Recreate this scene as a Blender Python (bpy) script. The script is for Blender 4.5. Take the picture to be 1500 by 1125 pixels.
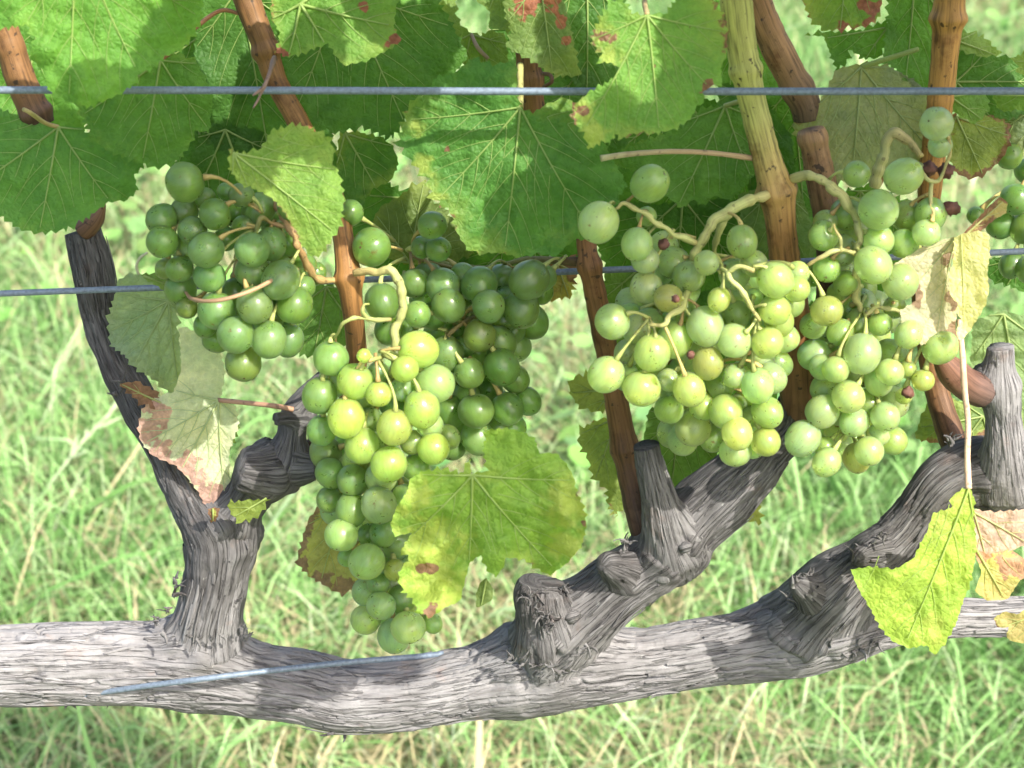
import bpy, math, random
import numpy as np
from mathutils import Vector, Matrix
from mathutils.geometry import delaunay_2d_cdt

for o in list(bpy.data.objects):
    bpy.data.objects.remove(o)
scene = bpy.context.scene
COL = scene.collection
R = math.radians

# ------------------------------------------------------------------ camera
DH, H, TILT, F = 0.62, 1.10, R(30.0), 2500.0      # metres from the trellis, eye height, tilt down, focal length in photo pixels
cam_data = bpy.data.cameras.new('camera')
cam = bpy.data.objects.new('camera', cam_data)
COL.objects.link(cam)
cam.location = (0, -DH, H)
cam.rotation_euler = (R(90) - TILT, 0, 0)
cam_data.sensor_width = 36.0
cam_data.lens = 36.0 * F / 1500.0
cam_data.clip_start = 0.02
cam_data.clip_end = 400.0
cam_data.dof.use_dof = True
cam_data.dof.focus_distance = 0.69
cam_data.dof.aperture_fstop = 18.0
scene.camera = cam

# ------------------------------------------------------------------ sky and sun
SUN = Vector((0.46, -0.50, 0.74)).normalized()
w = bpy.data.worlds.new('World')
scene.world = w
w.use_nodes = True
wn = w.node_tree
wn.nodes.clear()
sky = wn.nodes.new('ShaderNodeTexSky')
sky.sky_type = 'NISHITA'
sky.sun_disc = False
sky.sun_elevation = math.asin(SUN.z)
sky.sun_rotation = math.atan2(SUN.x, SUN.y)
sky.air_density = 1.0
sky.dust_density = 4.0
bg = wn.nodes.new('ShaderNodeBackground')
bg.inputs['Strength'].default_value = 0.15
wo = wn.nodes.new('ShaderNodeOutputWorld')
wn.links.new(sky.outputs[0], bg.inputs[0])
wn.links.new(bg.outputs[0], wo.inputs[0])

sl = bpy.data.lights.new('sun', 'SUN')
sl.energy = 3.8
sl.angle = R(0.6)
sl.color = (1.0, 0.95, 0.86)
sun = bpy.data.objects.new('sun', sl)
COL.objects.link(sun)
sun.location = SUN * 6
sun.rotation_euler = SUN.to_track_quat('Z', 'Y').to_euler()

scene.view_settings.view_transform = 'Standard'
scene.view_settings.look = 'None'
scene.view_settings.exposure = 1.25
scene.view_settings.gamma = 1.0
scene.view_settings.use_curve_mapping = False
scene.render.engine = 'CYCLES'
scene.cycles.use_denoising = True
scene.cycles.use_adaptive_sampling = True
scene.cycles.adaptive_threshold = 0.02
scene.cycles.max_bounces = 10
scene.cycles.diffuse_bounces = 5
scene.cycles.transmission_bounces = 6
scene.cycles.sample_clamp_indirect = 8.0

# ------------------------------------------------------------------ helpers
rng = np.random.default_rng(11)
random.seed(11)
CT, ST = math.cos(TILT), math.sin(TILT)

def base_y(py):
    return -0.05 * np.asarray(py, float) / 1125.0      # the cordon stands a little nearer than the canopy

def P(px, py, d):
    """a point of the vine: seen at photo pixel (px, py), d metres behind the trellis plane"""
    px, py, d = np.broadcast_arrays(np.asarray(px, float), np.asarray(py, float), np.asarray(d, float))
    a = (px - 750.0) / F
    b = (562.5 - py) / F
    dy = CT + b * ST
    dz = -ST + b * CT
    k = (d + base_y(py) + DH) / dy
    return np.stack([a * k, -DH + dy * k, H + dz * k], -1)

def S(px, py, d):
    """metres per photo pixel there"""
    b = (562.5 - np.asarray(py, float)) / F
    k = (d + base_y(py) + DH) / (CT + b * ST)
    return k / F

def _hash(ix, iy, iz, seed):
    n = (ix.astype(np.int64) * 374761393 + iy.astype(np.int64) * 668265263 + iz.astype(np.int64) * 2147483647 + seed * 1274126177) & 0xFFFFFFFF
    n = ((n ^ (n >> 13)) * 1274126177) & 0xFFFFFFFF
    n = ((n ^ (n >> 15)) * 2246822519) & 0xFFFFFFFF
    return ((n ^ (n >> 16)) & 0xFFFF) / 32767.5 - 1.0

def noise(x, y, z=0.0, seed=0):
    """value noise, about -1..1"""
    x, y, z = np.broadcast_arrays(np.asarray(x, float), np.asarray(y, float), np.asarray(z, float))
    xi, yi, zi = np.floor(x), np.floor(y), np.floor(z)
    fx, fy, fz = x - xi, y - yi, z - zi
    fx = fx * fx * fx * (fx * (fx * 6 - 15) + 10); fy = fy * fy * fy * (fy * (fy * 6 - 15) + 10); fz = fz * fz * (3 - 2 * fz)
    r = 0
    for a in (0, 1):
        wx = fx if a else 1 - fx
        for b in (0, 1):
            wy = fy if b else 1 - fy
            for c in (0, 1):
                wz = fz if c else 1 - fz
                r = r + wx * wy * wz * _hash(xi + a, yi + b, zi + c, seed)
    return r

def sstep(a, b, x):
    t = np.clip((np.asarray(x, float) - a) / (b - a), 0, 1)
    return t * t * (3 - 2 * t)

def catmull(pts, step):
    """smooth resample of rows (x, y, r, d...) by distance in x, y"""
    p = np.array(pts, float)
    if len(p) == 2:
        p = np.array([p[0], (p[0] + p[1]) / 2, p[1]])
    ext = np.vstack([2 * p[0] - p[1], p, 2 * p[-1] - p[-2]])
    out = []
    for i in range(1, len(ext) - 2):
        p0, p1, p2, p3 = ext[i - 1:i + 3]
        n = max(2, int(np.hypot(*(p2 - p1)[:2]) / step * 1.0) + 1)
        t = np.linspace(0, 1, n, endpoint=False)[:, None]
        out.append(0.5 * ((2 * p1) + (-p0 + p2) * t + (2 * p0 - 5 * p1 + 4 * p2 - p3) * t ** 2 + (-p0 + 3 * p1 - 3 * p2 + p3) * t ** 3))
    out.append(p[-1:])
    return np.vstack(out)

def link_mesh(name, verts, faces, mat, parent=None, smooth=True, uv=None, attrs=None, cols=None):
    """one mesh object with its origin at the middle of its points"""
    verts = np.asarray(verts, float)
    c = (verts.min(0) + verts.max(0)) / 2
    me = bpy.data.meshes.new(name)
    me.from_pydata((verts - c).tolist(), [], faces if isinstance(faces, list) else faces.tolist())
    if smooth:
        me.polygons.foreach_set('use_smooth', [True] * len(me.polygons))
    if uv is not None:
        lay = me.uv_layers.new(name='UVMap')
        li = np.zeros(len(me.loops), np.int32)
        me.loops.foreach_get('vertex_index', li)
        lay.data.foreach_set('uv', np.asarray(uv, np.float32)[li].ravel())
    for k, v in (attrs or {}).items():
        at = me.attributes.new(k, 'FLOAT', 'POINT')
        at.data.foreach_set('value', np.asarray(v, np.float32))
    if cols is not None:
        at = me.attributes.new('tint', 'FLOAT_COLOR', 'POINT')
        at.data.foreach_set('color', np.c_[np.asarray(cols, np.float32), np.ones(len(verts), np.float32)].ravel())
    me.materials.append(mat)
    me.update()
    ob = bpy.data.objects.new(name, me)
    COL.objects.link(ob)
    put(ob, c, parent)
    return ob

def world_of(ob):
    v = np.array(ob.location)
    p = ob.parent
    while p:
        v = v + np.array(p.location)
        p = p.parent
    return v

def put(ob, loc, parent):
    """parents carry a location only (no rotation), so offsets add up"""
    if parent is not None:
        ob.parent = parent
        ob.location = Vector(np.asarray(loc) - world_of(parent))
    else:
        ob.location = Vector(loc)

def empty(name, loc):
    o = bpy.data.objects.new(name, None)
    o.empty_display_size = 0.02
    COL.objects.link(o)
    o.location = Vector(loc)
    return o

def tag(o, label=None, cat=None, group=None, kind=None):
    for k, v in (('label', label), ('category', cat), ('group', group), ('kind', kind)):
        if v:
            o[k] = v
    return o

def frames(C):
    T = np.gradient(C, axis=0)
    T /= np.linalg.norm(T, axis=1)[:, None] + 1e-12
    N = np.zeros_like(C)
    ref = np.array([0, -1.0, 0.05])
    n = ref - T[0] * ref.dot(T[0])
    if np.linalg.norm(n) < 0.2:
        ref = np.array([1.0, 0, 0]); n = ref - T[0] * ref.dot(T[0])
    n /= np.linalg.norm(n)
    for i in range(len(C)):
        n = n - T[i] * n.dot(T[i])
        n /= np.linalg.norm(n)
        N[i] = n
    return T, N, np.cross(T, N)

def tube_geo(C, rad, seg, cap0=True, cap1=True):
    """C: n x 3 centres; rad: n or n x seg radii. Returns verts, faces, theta"""
    n = len(C)
    T, N, B = frames(C)
    th = np.linspace(0, 2 * np.pi, seg, endpoint=False)
    rad = np.asarray(rad, float)
    if rad.ndim == 1:
        rad = np.repeat(rad[:, None], seg, 1)
    V = C[:, None, :] + rad[:, :, None] * (np.cos(th)[None, :, None] * N[:, None, :] + np.sin(th)[None, :, None] * B[:, None, :])
    V = V.reshape(-1, 3)
    i = np.arange(n - 1)[:, None] * seg
    j = np.arange(seg)[None, :]
    j2 = (j + 1) % seg
    faces = np.stack([i + j, i + j2, i + seg + j2, i + seg + j], -1).reshape(-1, 4).tolist()
    if cap0:
        V = np.vstack([V, C[0] - T[0] * rad[0].mean() * 0.12]); k = len(V) - 1
        faces += [[k, (a + 1) % seg, a] for a in range(seg)]
    if cap1:
        V = np.vstack([V, C[-1] + T[-1] * rad[-1].mean() * 0.12]); k = len(V) - 1
        o = (n - 1) * seg
        faces += [[k, o + a, o + (a + 1) % seg] for a in range(seg)]
    return V, faces

def px_tube(name, pts, mat, parent, seg=8, step=6.0, wob=0.0, seed=0, cols=None, jit=0.0):
    """plain round stem through (x, y, r, d) pixel stations"""
    q = catmull(pts, step)
    if jit:
        ll = np.r_[0, np.cumsum(np.hypot(np.diff(q[:, 0]), np.diff(q[:, 1])))]
        q[:, 0] += jit * noise(ll / 17.0, seed * 3.7, 0, seed + 31) * np.minimum(1, ll / 20)
        q[:, 1] += jit * noise(ll / 17.0, seed * 5.3, 0, seed + 32) * np.minimum(1, ll / 20)
    C = P(q[:, 0], q[:, 1], q[:, 3])
    s = S(q[:, 0], q[:, 1], q[:, 3])
    al = np.r_[0, np.cumsum(np.hypot(np.diff(q[:, 0]), np.diff(q[:, 1])))]
    r = np.clip(q[:, 2], 0.4, None)
    if wob:
        r = r * (1 + wob * noise(al / 9.0, seed * 7.1, 0, seed))
    V, Fc = tube_geo(C, r * s, seg)
    uv = np.zeros((len(V), 2))
    n = len(q)
    uv[:n * seg, 0] = np.repeat(al / 100.0, seg)
    uv[:n * seg, 1] = np.tile(np.arange(seg) / seg, n)
    tc = None
    if cols is not None:
        stops = np.array([c[0] for c in cols]); cc = np.array([c[1] for c in cols])
        t = al / al[-1]
        tc = np.stack([np.interp(t, stops, cc[:, k]) for k in range(3)], -1)
        tc = np.vstack([np.repeat(tc, seg, 0), np.repeat(tc[-1:], len(V) - n * seg, 0)])
    return link_mesh(name, V, Fc, mat, parent, uv=uv, cols=tc)

# ------------------------------------------------------------------ materials
def new_mat(name):
    m = bpy.data.materials.new(name)
    m.use_nodes = True
    nt = m.node_tree
    nt.nodes.clear()
    return m, nt, nt.nodes, nt.links

def N_(nodes, kind, **kw):
    n = nodes.new(kind)
    for k, v in kw.items():
        if k in ('operation', 'blend_type', 'data_type', 'attribute_name', 'feature', 'noise_dimensions', 'interpolation_type', 'attribute_type', 'voronoi_dimensions', 'clamp'):
            setattr(n, k, v)
        else:
            n.inputs[k].default_value = v
    return n

def ramp(nodes, links, fac, stops):
    r = nodes.new('ShaderNodeValToRGB')
    e = r.color_ramp.elements
    while len(e) < len(stops):
        e.new(0.5)
    for el, (p, c) in zip(e, stops):
        el.position = p
        el.color = (c[0], c[1], c[2], 1) if not np.isscalar(c) else (c, c, c, 1)
    links.new(fac, r.inputs[0])
    return r.outputs[0]

def mixc(nodes, links, fac, a, b, blend='MIX'):
    m = nodes.new('ShaderNodeMix')
    m.data_type = 'RGBA'
    m.blend_type = blend
    for sock, v in ((m.inputs[0], fac), (m.inputs[6], a), (m.inputs[7], b)):
        if isinstance(v, bpy.types.NodeSocket):
            links.new(v, sock)
        elif np.isscalar(v):
            sock.default_value = v
        else:
            sock.default_value = (v[0], v[1], v[2], 1)
    return m.outputs[2]

def mathn(nodes, links, op, a, b=None, clamp=False):
    m = nodes.new('ShaderNodeMath')
    m.operation = op
    m.use_clamp = clamp
    for sock, v in ((m.inputs[0], a), (m.inputs[1], b)):
        if v is None:
            continue
        if isinstance(v, bpy.types.NodeSocket):
            links.new(v, sock)
        else:
            sock.default_value = v
    return m.outputs[0]

def noise_n(nodes, links, vec, scale, detail=3.0, rough=0.55, out=0):
    n = nodes.new('ShaderNodeTexNoise')
    n.inputs['Scale'].default_value = scale
    n.inputs['Detail'].default_value = detail
    n.inputs['Roughness'].default_value = rough
    links.new(vec, n.inputs['Vector'])
    return n.outputs[out]

def mapping(nodes, links, vec, sc):
    m = nodes.new('ShaderNodeMapping')
    m.inputs['Scale'].default_value = sc
    links.new(vec, m.inputs['Vector'])
    return m.outputs[0]

def bark_material(name):
    m, nt, nodes, links = new_mat(name)
    uv = nodes.new('ShaderNodeTexCoord').outputs['UV']
    geo = nodes.new('ShaderNodeNewGeometry').outputs['Position']
    dark_fac = nodes.new('ShaderNodeAttribute'); dark_fac.attribute_name = 'weather_shade'
    str1 = noise_n(nodes, links, mapping(nodes, links, uv, (1.3, 26, 1)), 1.0, 6, 0.65)
    str2 = noise_n(nodes, links, mapping(nodes, links, uv, (4, 95, 1)), 1.0, 4, 0.6)
    blot = noise_n(nodes, links, geo, 42, 4, 0.6)
    f = mathn(nodes, links, 'ADD', mathn(nodes, links, 'MULTIPLY', str1, 0.6), mathn(nodes, links, 'MULTIPLY', str2, 0.4))
    pale = ramp(nodes, links, f, [(0.34, (0.15, 0.143, 0.14)), (0.47, (0.23, 0.223, 0.222)), (0.66, (0.30, 0.293, 0.293))])
    dark = ramp(nodes, links, f, [(0.34, (0.03, 0.028, 0.027)), (0.48, (0.075, 0.071, 0.07)), (0.66, (0.15, 0.146, 0.145))])  # dark arm wood: partly its weathering, partly shade put into the colour
    wf = mathn(nodes, links, 'ADD', dark_fac.outputs['Fac'], mathn(nodes, links, 'MULTIPLY', mathn(nodes, links, 'SUBTRACT', blot, 0.5), 1.4), True)
    col = mixc(nodes, links, wf, pale, dark)
    rf = ramp(nodes, links, noise_n(nodes, links, geo, 60, 5, 0.65), [(0.60, 0.0), (0.76, 0.55)])
    col = mixc(nodes, links, rf, col, mixc(nodes, links, 1.0, col, (1.15, 0.78, 0.62), 'MULTIPLY'))
    lich = ramp(nodes, links, noise_n(nodes, links, geo, 210, 3, 0.6), [(0.70, 0.0), (0.75, 0.55)])
    col = mixc(nodes, links, lich, col, (0.36, 0.36, 0.34))
    b = nodes.new('ShaderNodeBsdfPrincipled')
    links.new(col, b.inputs['Base Color'])
    b.inputs['Roughness'].default_value = 0.85
    b.inputs['Specular IOR Level'].default_value = 0.2
    # fine splits along the grain
    cr = noise_n(nodes, links, mapping(nodes, links, uv, (0.5, 26, 1)), 1.0, 4, 0.55)
    crk = ramp(nodes, links, mathn(nodes, links, 'ABSOLUTE', mathn(nodes, links, 'SUBTRACT', cr, 0.5)), [(0.0, 0.0), (0.022, 1.0)])
    grain = noise_n(nodes, links, geo, 1100, 3, 0.6)
    hsum = mathn(nodes, links, 'ADD', mathn(nodes, links, 'MULTIPLY', f, 0.30), mathn(nodes, links, 'ADD', mathn(nodes, links, 'MULTIPLY', grain, 0.2), mathn(nodes, links, 'MULTIPLY', crk, 0.55)))
    bp = nodes.new('ShaderNodeBump')
    bp.inputs['Strength'].default_value = 1.0
    bp.inputs['Distance'].default_value = 0.0014
    links.new(hsum, bp.inputs['Height'])
    links.new(bp.outputs[0], b.inputs['Normal'])
    o = nodes.new('ShaderNodeOutputMaterial')
    links.new(b.outputs[0], o.inputs[0])
    return m

def cane_material(name, rough=0.55, speck=0.85, use_tint=True, colour=(0.3, 0.14, 0.05), contrast=1.0):
    m, nt, nodes, links = new_mat(name)
    uv = nodes.new('ShaderNodeTexCoord').outputs['UV']
    geo = nodes.new('ShaderNodeNewGeometry').outputs['Position']
    if use_tint:
        a = nodes.new('ShaderNodeAttribute'); a.attribute_name = 'tint'
        base = a.outputs['Color']
    else:
        rgb = nodes.new('ShaderNodeRGB'); rgb.outputs[0].default_value = (*colour, 1)
        base = rgb.outputs[0]
    st = noise_n(nodes, links, mapping(nodes, links, uv, (1.2, 22, 1)), 1.0, 4, 0.6)
    k = ramp(nodes, links, st, [(0.33, 1 - 0.65 * contrast), (0.52, 1.0), (0.72, 1 + 0.3 * contrast)])
    col = mixc(nodes, links, 1.0, base, k, 'MULTIPLY')
    sp = noise_n(nodes, links, geo, 320, 2, 0.5)
    spf = ramp(nodes, links, sp, [(0.64, 0.0), (0.70, speck)])
    col = mixc(nodes, links, spf, col, (0.03, 0.018, 0.012))
    bl = ramp(nodes, links, noise_n(nodes, links, geo, 70, 4, 0.65), [(0.55, 0.0), (0.68, speck * 0.9)])
    col = mixc(nodes, links, bl, col, mixc(nodes, links, 1.0, col, (0.42, 0.30, 0.24), 'MULTIPLY'))
    b = nodes.new('ShaderNodeBsdfPrincipled')
    links.new(col, b.inputs['Base Color'])
    b.inputs['Roughness'].default_value = rough
    b.inputs['Specular IOR Level'].default_value = 0.35
    bp = nodes.new('ShaderNodeBump')
    bp.inputs['Strength'].default_value = 0.35
    bp.inputs['Distance'].default_value = 0.0008
    links.new(st, bp.inputs['Height'])
    links.new(bp.outputs[0], b.inputs['Normal'])
    o = nodes.new('ShaderNodeOutputMaterial')
    links.new(b.outputs[0], o.inputs[0])
    return m

def leaf_material():
    m, nt, nodes, links = new_mat('vine_leaf')
    tc = nodes.new('ShaderNodeTexCoord')
    uv = tc.outputs['UV']
    oi = nodes.new('ShaderNodeObjectInfo')
    off = nodes.new('ShaderNodeVectorMath'); off.operation = 'ADD'
    cmb = nodes.new('ShaderNodeCombineXYZ')
    links.new(mathn(nodes, links, 'MULTIPLY', oi.outputs['Random'], 57.0), cmb.inputs[0])
    links.new(mathn(nodes, links, 'MULTIPLY', oi.outputs['Random'], 31.0), cmb.inputs[1])
    links.new(uv, off.inputs[0]); links.new(cmb.outputs[0], off.inputs[1])
    v = off.outputs[0]
    dry = oi.outputs['Alpha']
    base = oi.outputs['Color']
    big = noise_n(nodes, links, v, 1.6, 3, 0.55)
    mid = noise_n(nodes, links, v, 7.0, 4, 0.6)
    base = mixc(nodes, links, 1.0, base, ramp(nodes, links, big, [(0.3, (0.78, 0.86, 0.85)), (0.7, (1.22, 1.12, 1.05))]), 'MULTIPLY')
    base = mixc(nodes, links, 1.0, base, ramp(nodes, links, mid, [(0.3, 0.86), (0.7, 1.12)]), 'MULTIPLY')
    # net of fine veinlets
    vo = nodes.new('ShaderNodeTexVoronoi'); vo.feature = 'DISTANCE_TO_EDGE'
    vo.inputs['Scale'].default_value = 12.0
    wv = nodes.new('ShaderNodeVectorMath'); wv.operation = 'ADD'
    nz = nodes.new('ShaderNodeTexNoise'); nz.inputs['Scale'].default_value = 9.0
    links.new(v, nz.inputs['Vector'])
    scl = nodes.new('ShaderNodeVectorMath'); scl.operation = 'SCALE'; scl.inputs['Scale'].default_value = 0.07
    links.new(nz.outputs['Color'], scl.inputs[0])
    links.new(v, wv.inputs[0]); links.new(scl.outputs[0], wv.inputs[1])
    links.new(wv.outputs[0], vo.inputs['Vector'])
    vo2 = nodes.new('ShaderNodeTexVoronoi'); vo2.feature = 'DISTANCE_TO_EDGE'; vo2.inputs['Scale'].default_value = 30.0
    links.new(wv.outputs[0], vo2.inputs['Vector'])
    net = ramp(nodes, links, vo.outputs['Distance'], [(0.0, 1.0), (0.05, 0.0)])
    net2 = ramp(nodes, links, vo2.outputs['Distance'], [(0.0, 1.0), (0.07, 0.0)])
    base = mixc(nodes, links, mathn(nodes, links, 'MULTIPLY', net, 0.20), base, mixc(nodes, links, 1.0, base, (1.7, 1.5, 1.6), 'MULTIPLY'))
    # yellowing and browning: patches carried by the blade itself, with ragged borders
    ya = nodes.new('ShaderNodeAttribute'); ya.attribute_name = 'yel'
    ba = nodes.new('ShaderNodeAttribute'); ba.attribute_name = 'brn'
    ta = nodes.new('ShaderNodeAttribute'); ta.attribute_name = 'tint'
    rag = noise_n(nodes, links, v, 9.0, 6, 0.68)
    ragc = mathn(nodes, links, 'MULTIPLY', mathn(nodes, links, 'SUBTRACT', rag, 0.5), 1.1)
    yel = ramp(nodes, links, mathn(nodes, links, 'ADD', ya.outputs['Fac'], mathn(nodes, links, 'MULTIPLY', ragc, 0.6)), [(0.15, 0.0), (0.85, 1.0)])
    brn = ramp(nodes, links, mathn(nodes, links, 'ADD', ba.outputs['Fac'], ragc), [(0.42, 0.0), (0.56, 1.0)])
    col = mixc(nodes, links, yel, base, mixc(nodes, links, 0.62, base, (0.40, 0.47, 0.06)))
    brown = mixc(nodes, links, 1.0, ta.outputs['Color'], ramp(nodes, links, mid, [(0.3, 0.6), (0.65, 1.25)]), 'MULTIPLY')
    col = mixc(nodes, links, brn, col, brown)
    # dead flecks
    fl = noise_n(nodes, links, v, 11.0, 3, 0.55)
    flm = mathn(nodes, links, 'MULTIPLY', ramp(nodes, links, fl, [(0.72, 0.0), (0.75, 1.0)]), mathn(nodes, links, 'ADD', mathn(nodes, links, 'MULTIPLY', dry, 0.9), 0.25), True)
    col = mixc(nodes, links, flm, col, (0.13, 0.07, 0.035))
    # paler, greyer underside
    gb = nodes.new('ShaderNodeNewGeometry')
    col = mixc(nodes, links, mathn(nodes, links, 'MULTIPLY', gb.outputs['Backfacing'], 0.45), col, (0.30, 0.38, 0.20))
    hsv = nodes.new('ShaderNodeHueSaturation'); hsv.inputs['Saturation'].default_value = 0.88
    links.new(col, hsv.inputs['Color']); col = hsv.outputs[0]
    bp = nodes.new('ShaderNodeBump')
    bp.inputs['Strength'].default_value = 0.45
    bp.inputs['Distance'].default_value = 0.0009
    hgt = mathn(nodes, links, 'SUBTRACT', mathn(nodes, links, 'MULTIPLY', vo.outputs['Distance'], 2.2), mathn(nodes, links, 'MULTIPLY', net2, 0.10))
    hgt = mathn(nodes, links, 'ADD', hgt, mathn(nodes, links, 'MULTIPLY', mid, 0.6))
    links.new(hgt, bp.inputs['Height'])
    b = nodes.new('ShaderNodeBsdfPrincipled')
    links.new(col, b.inputs['Base Color'])
    b.inputs['Roughness'].default_value = 0.5
    b.inputs['Specular IOR Level'].default_value = 0.24
    links.new(bp.outputs[0], b.inputs['Normal'])
    t = nodes.new('ShaderNodeBsdfTranslucent')
    links.new(mixc(nodes, links, 1.0, col, (1.7, 1.5, 0.5), 'MULTIPLY'), t.inputs['Color'])
    links.new(bp.outputs[0], t.inputs['Normal'])
    mx = nodes.new('ShaderNodeMixShader')
    mx.inputs[0].default_value = 0.45
    links.new(b.outputs[0], mx.inputs[1]); links.new(t.outputs[0], mx.inputs[2])
    o = nodes.new('ShaderNodeOutputMaterial')
    links.new(mx.outputs[0], o.inputs[0])
    return m

def vein_material():
    m, nt, nodes, links = new_mat('leaf_vein')
    oi = nodes.new('ShaderNodeObjectInfo')
    col = mixc(nodes, links, 0.6, oi.outputs['Color'], (0.42, 0.52, 0.17))
    b = nodes.new('ShaderNodeBsdfPrincipled')
    links.new(col, b.inputs['Base Color'])
    b.inputs['Roughness'].default_value = 0.5
    t = nodes.new('ShaderNodeBsdfTranslucent')
    links.new(col, t.inputs['Color'])
    mx = nodes.new('ShaderNodeMixShader'); mx.inputs[0].default_value = 0.35
    links.new(b.outputs[0], mx.inputs[1]); links.new(t.outputs[0], mx.inputs[2])
    o = nodes.new('ShaderNodeOutputMaterial')
    links.new(mx.outputs[0], o.inputs[0])
    return m

def grape_material():
    m, nt, nodes, links = new_mat('grape_skin')
    tc = nodes.new('ShaderNodeTexCoord')
    ob = tc.outputs['Object']
    oi = nodes.new('ShaderNodeObjectInfo')
    off = nodes.new('ShaderNodeVectorMath'); off.operation = 'ADD'
    cmb = nodes.new('ShaderNodeCombineXYZ')
    for k, q in enumerate((91.0, 37.0, 53.0)):
        links.new(mathn(nodes, links, 'MULTIPLY', oi.outputs['Random'], q), cmb.inputs[k])
    links.new(ob, off.inputs[0]); links.new(cmb.outputs[0], off.inputs[1])
    v = off.outputs[0]
    blush = noise_n(nodes, links, v, 0.9, 2, 0.5)
    col = mixc(nodes, links, 1.0, oi.outputs['Color'], ramp(nodes, links, blush, [(0.32, (0.88, 0.95, 0.98)), (0.68, (1.12, 1.05, 0.88))]), 'MULTIPLY')
    # faint meridian veins under the skin
    sep = nodes.new('ShaderNodeSeparateXYZ'); links.new(ob, sep.inputs[0])
    ang = mathn(nodes, links, 'ARCTAN2', sep.outputs[1], sep.outputs[0])
    c2 = nodes.new('ShaderNodeCombineXYZ')
    links.new(mathn(nodes, links, 'MULTIPLY', ang, 4.0), c2.inputs[0])
    links.new(mathn(nodes, links, 'MULTIPLY', sep.outputs[2], 1.2), c2.inputs[1])
    links.new(oi.outputs['Random'], c2.inputs[2])
    mer = noise_n(nodes, links, c2.outputs[0], 1.6, 3, 0.6)
    col = mixc(nodes, links, 1.0, col, ramp(nodes, links, mer, [(0.35, 0.90), (0.65, 1.10)]), 'MULTIPLY')
    # waxy bloom
    bn = noise_n(nodes, links, v, 1.5, 5, 0.62)
    bloom = mathn(nodes, links, 'MULTIPLY', ramp(nodes, links, bn, [(0.40, 0.0), (0.72, 0.26)]), oi.outputs['Alpha'], True)
    col = mixc(nodes, links, bloom, col, (0.44, 0.58, 0.36))
    # dust-sized dark specks and a few corky scars
    sp = noise_n(nodes, links, v, 9.0, 2, 0.5)
    col = mixc(nodes, links, ramp(nodes, links, sp, [(0.71, 0.0), (0.74, 0.8)]), col, (0.10, 0.09, 0.03))
    sc = noise_n(nodes, links, v, 2.3, 4, 0.65)
    col = mixc(nodes, links, ramp(nodes, links, sc, [(0.665, 0.0), (0.70, 0.8)]), col, (0.20, 0.11, 0.03))
    b = nodes.new('ShaderNodeBsdfPrincipled')
    links.new(col, b.inputs['Base Color'])
    b.inputs['Subsurface Weight'].default_value = 1.0
    b.inputs['Subsurface Radius'].default_value = (1.0, 1.0, 0.22)
    b.inputs['Subsurface Scale'].default_value = 0.007
    links.new(ramp(nodes, links, bn, [(0.35, 0.27), (0.7, 0.46)]), b.inputs['Roughness'])
    b.inputs['Specular IOR Level'].default_value = 0.5
    b.inputs['Transmission Weight'].default_value = 0.55
    b.inputs['Coat Weight'].default_value = 0.35
    b.inputs['Coat Roughness'].default_value = 0.16
    b.inputs['IOR'].default_value = 1.36
    o = nodes.new('ShaderNodeOutputMaterial')
    links.new(b.outputs[0], o.inputs[0])
    return m

def plain_material(name, colour, rough=0.6, spec=0.3, metal=0.0, var=0.25, scale=200):
    m, nt, nodes, links = new_mat(name)
    geo = nodes.new('ShaderNodeNewGeometry').outputs['Position']
    n = noise_n(nodes, links, geo, scale, 4, 0.6)
    col = mixc(nodes, links, 1.0, colour, ramp(nodes, links, n, [(0.3, 1 - var), (0.7, 1 + var)]), 'MULTIPLY')
    b = nodes.new('ShaderNodeBsdfPrincipled')
    links.new(col, b.inputs['Base Color'])
    b.inputs['Roughness'].default_value = rough
    b.inputs['Specular IOR Level'].default_value = spec
    b.inputs['Metallic'].default_value = metal
    bp = nodes.new('ShaderNodeBump'); bp.inputs['Strength'].default_value = 0.2; bp.inputs['Distance'].default_value = 0.0005
    links.new(n, bp.inputs['Height']); links.new(bp.outputs[0], b.inputs['Normal'])
    o = nodes.new('ShaderNodeOutputMaterial')
    links.new(b.outputs[0], o.inputs[0])
    return m

def grass_material():
    m, nt, nodes, links = new_mat('grass_blade')
    a = nodes.new('ShaderNodeAttribute'); a.attribute_name = 'tint'
    b = nodes.new('ShaderNodeBsdfPrincipled')
    links.new(a.outputs['Color'], b.inputs['Base Color'])
    b.inputs['Roughness'].default_value = 0.5
    b.inputs['Specular IOR Level'].default_value = 0.35
    t = nodes.new('ShaderNodeBsdfTranslucent')
    links.new(a.outputs['Color'], t.inputs['Color'])
    mx = nodes.new('ShaderNodeMixShader'); mx.inputs[0].default_value = 0.35
    links.new(b.outputs[0], mx.inputs[1]); links.new(t.outputs[0], mx.inputs[2])
    o = nodes.new('ShaderNodeOutputMaterial')
    links.new(mx.outputs[0], o.inputs[0])
    return m

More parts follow.
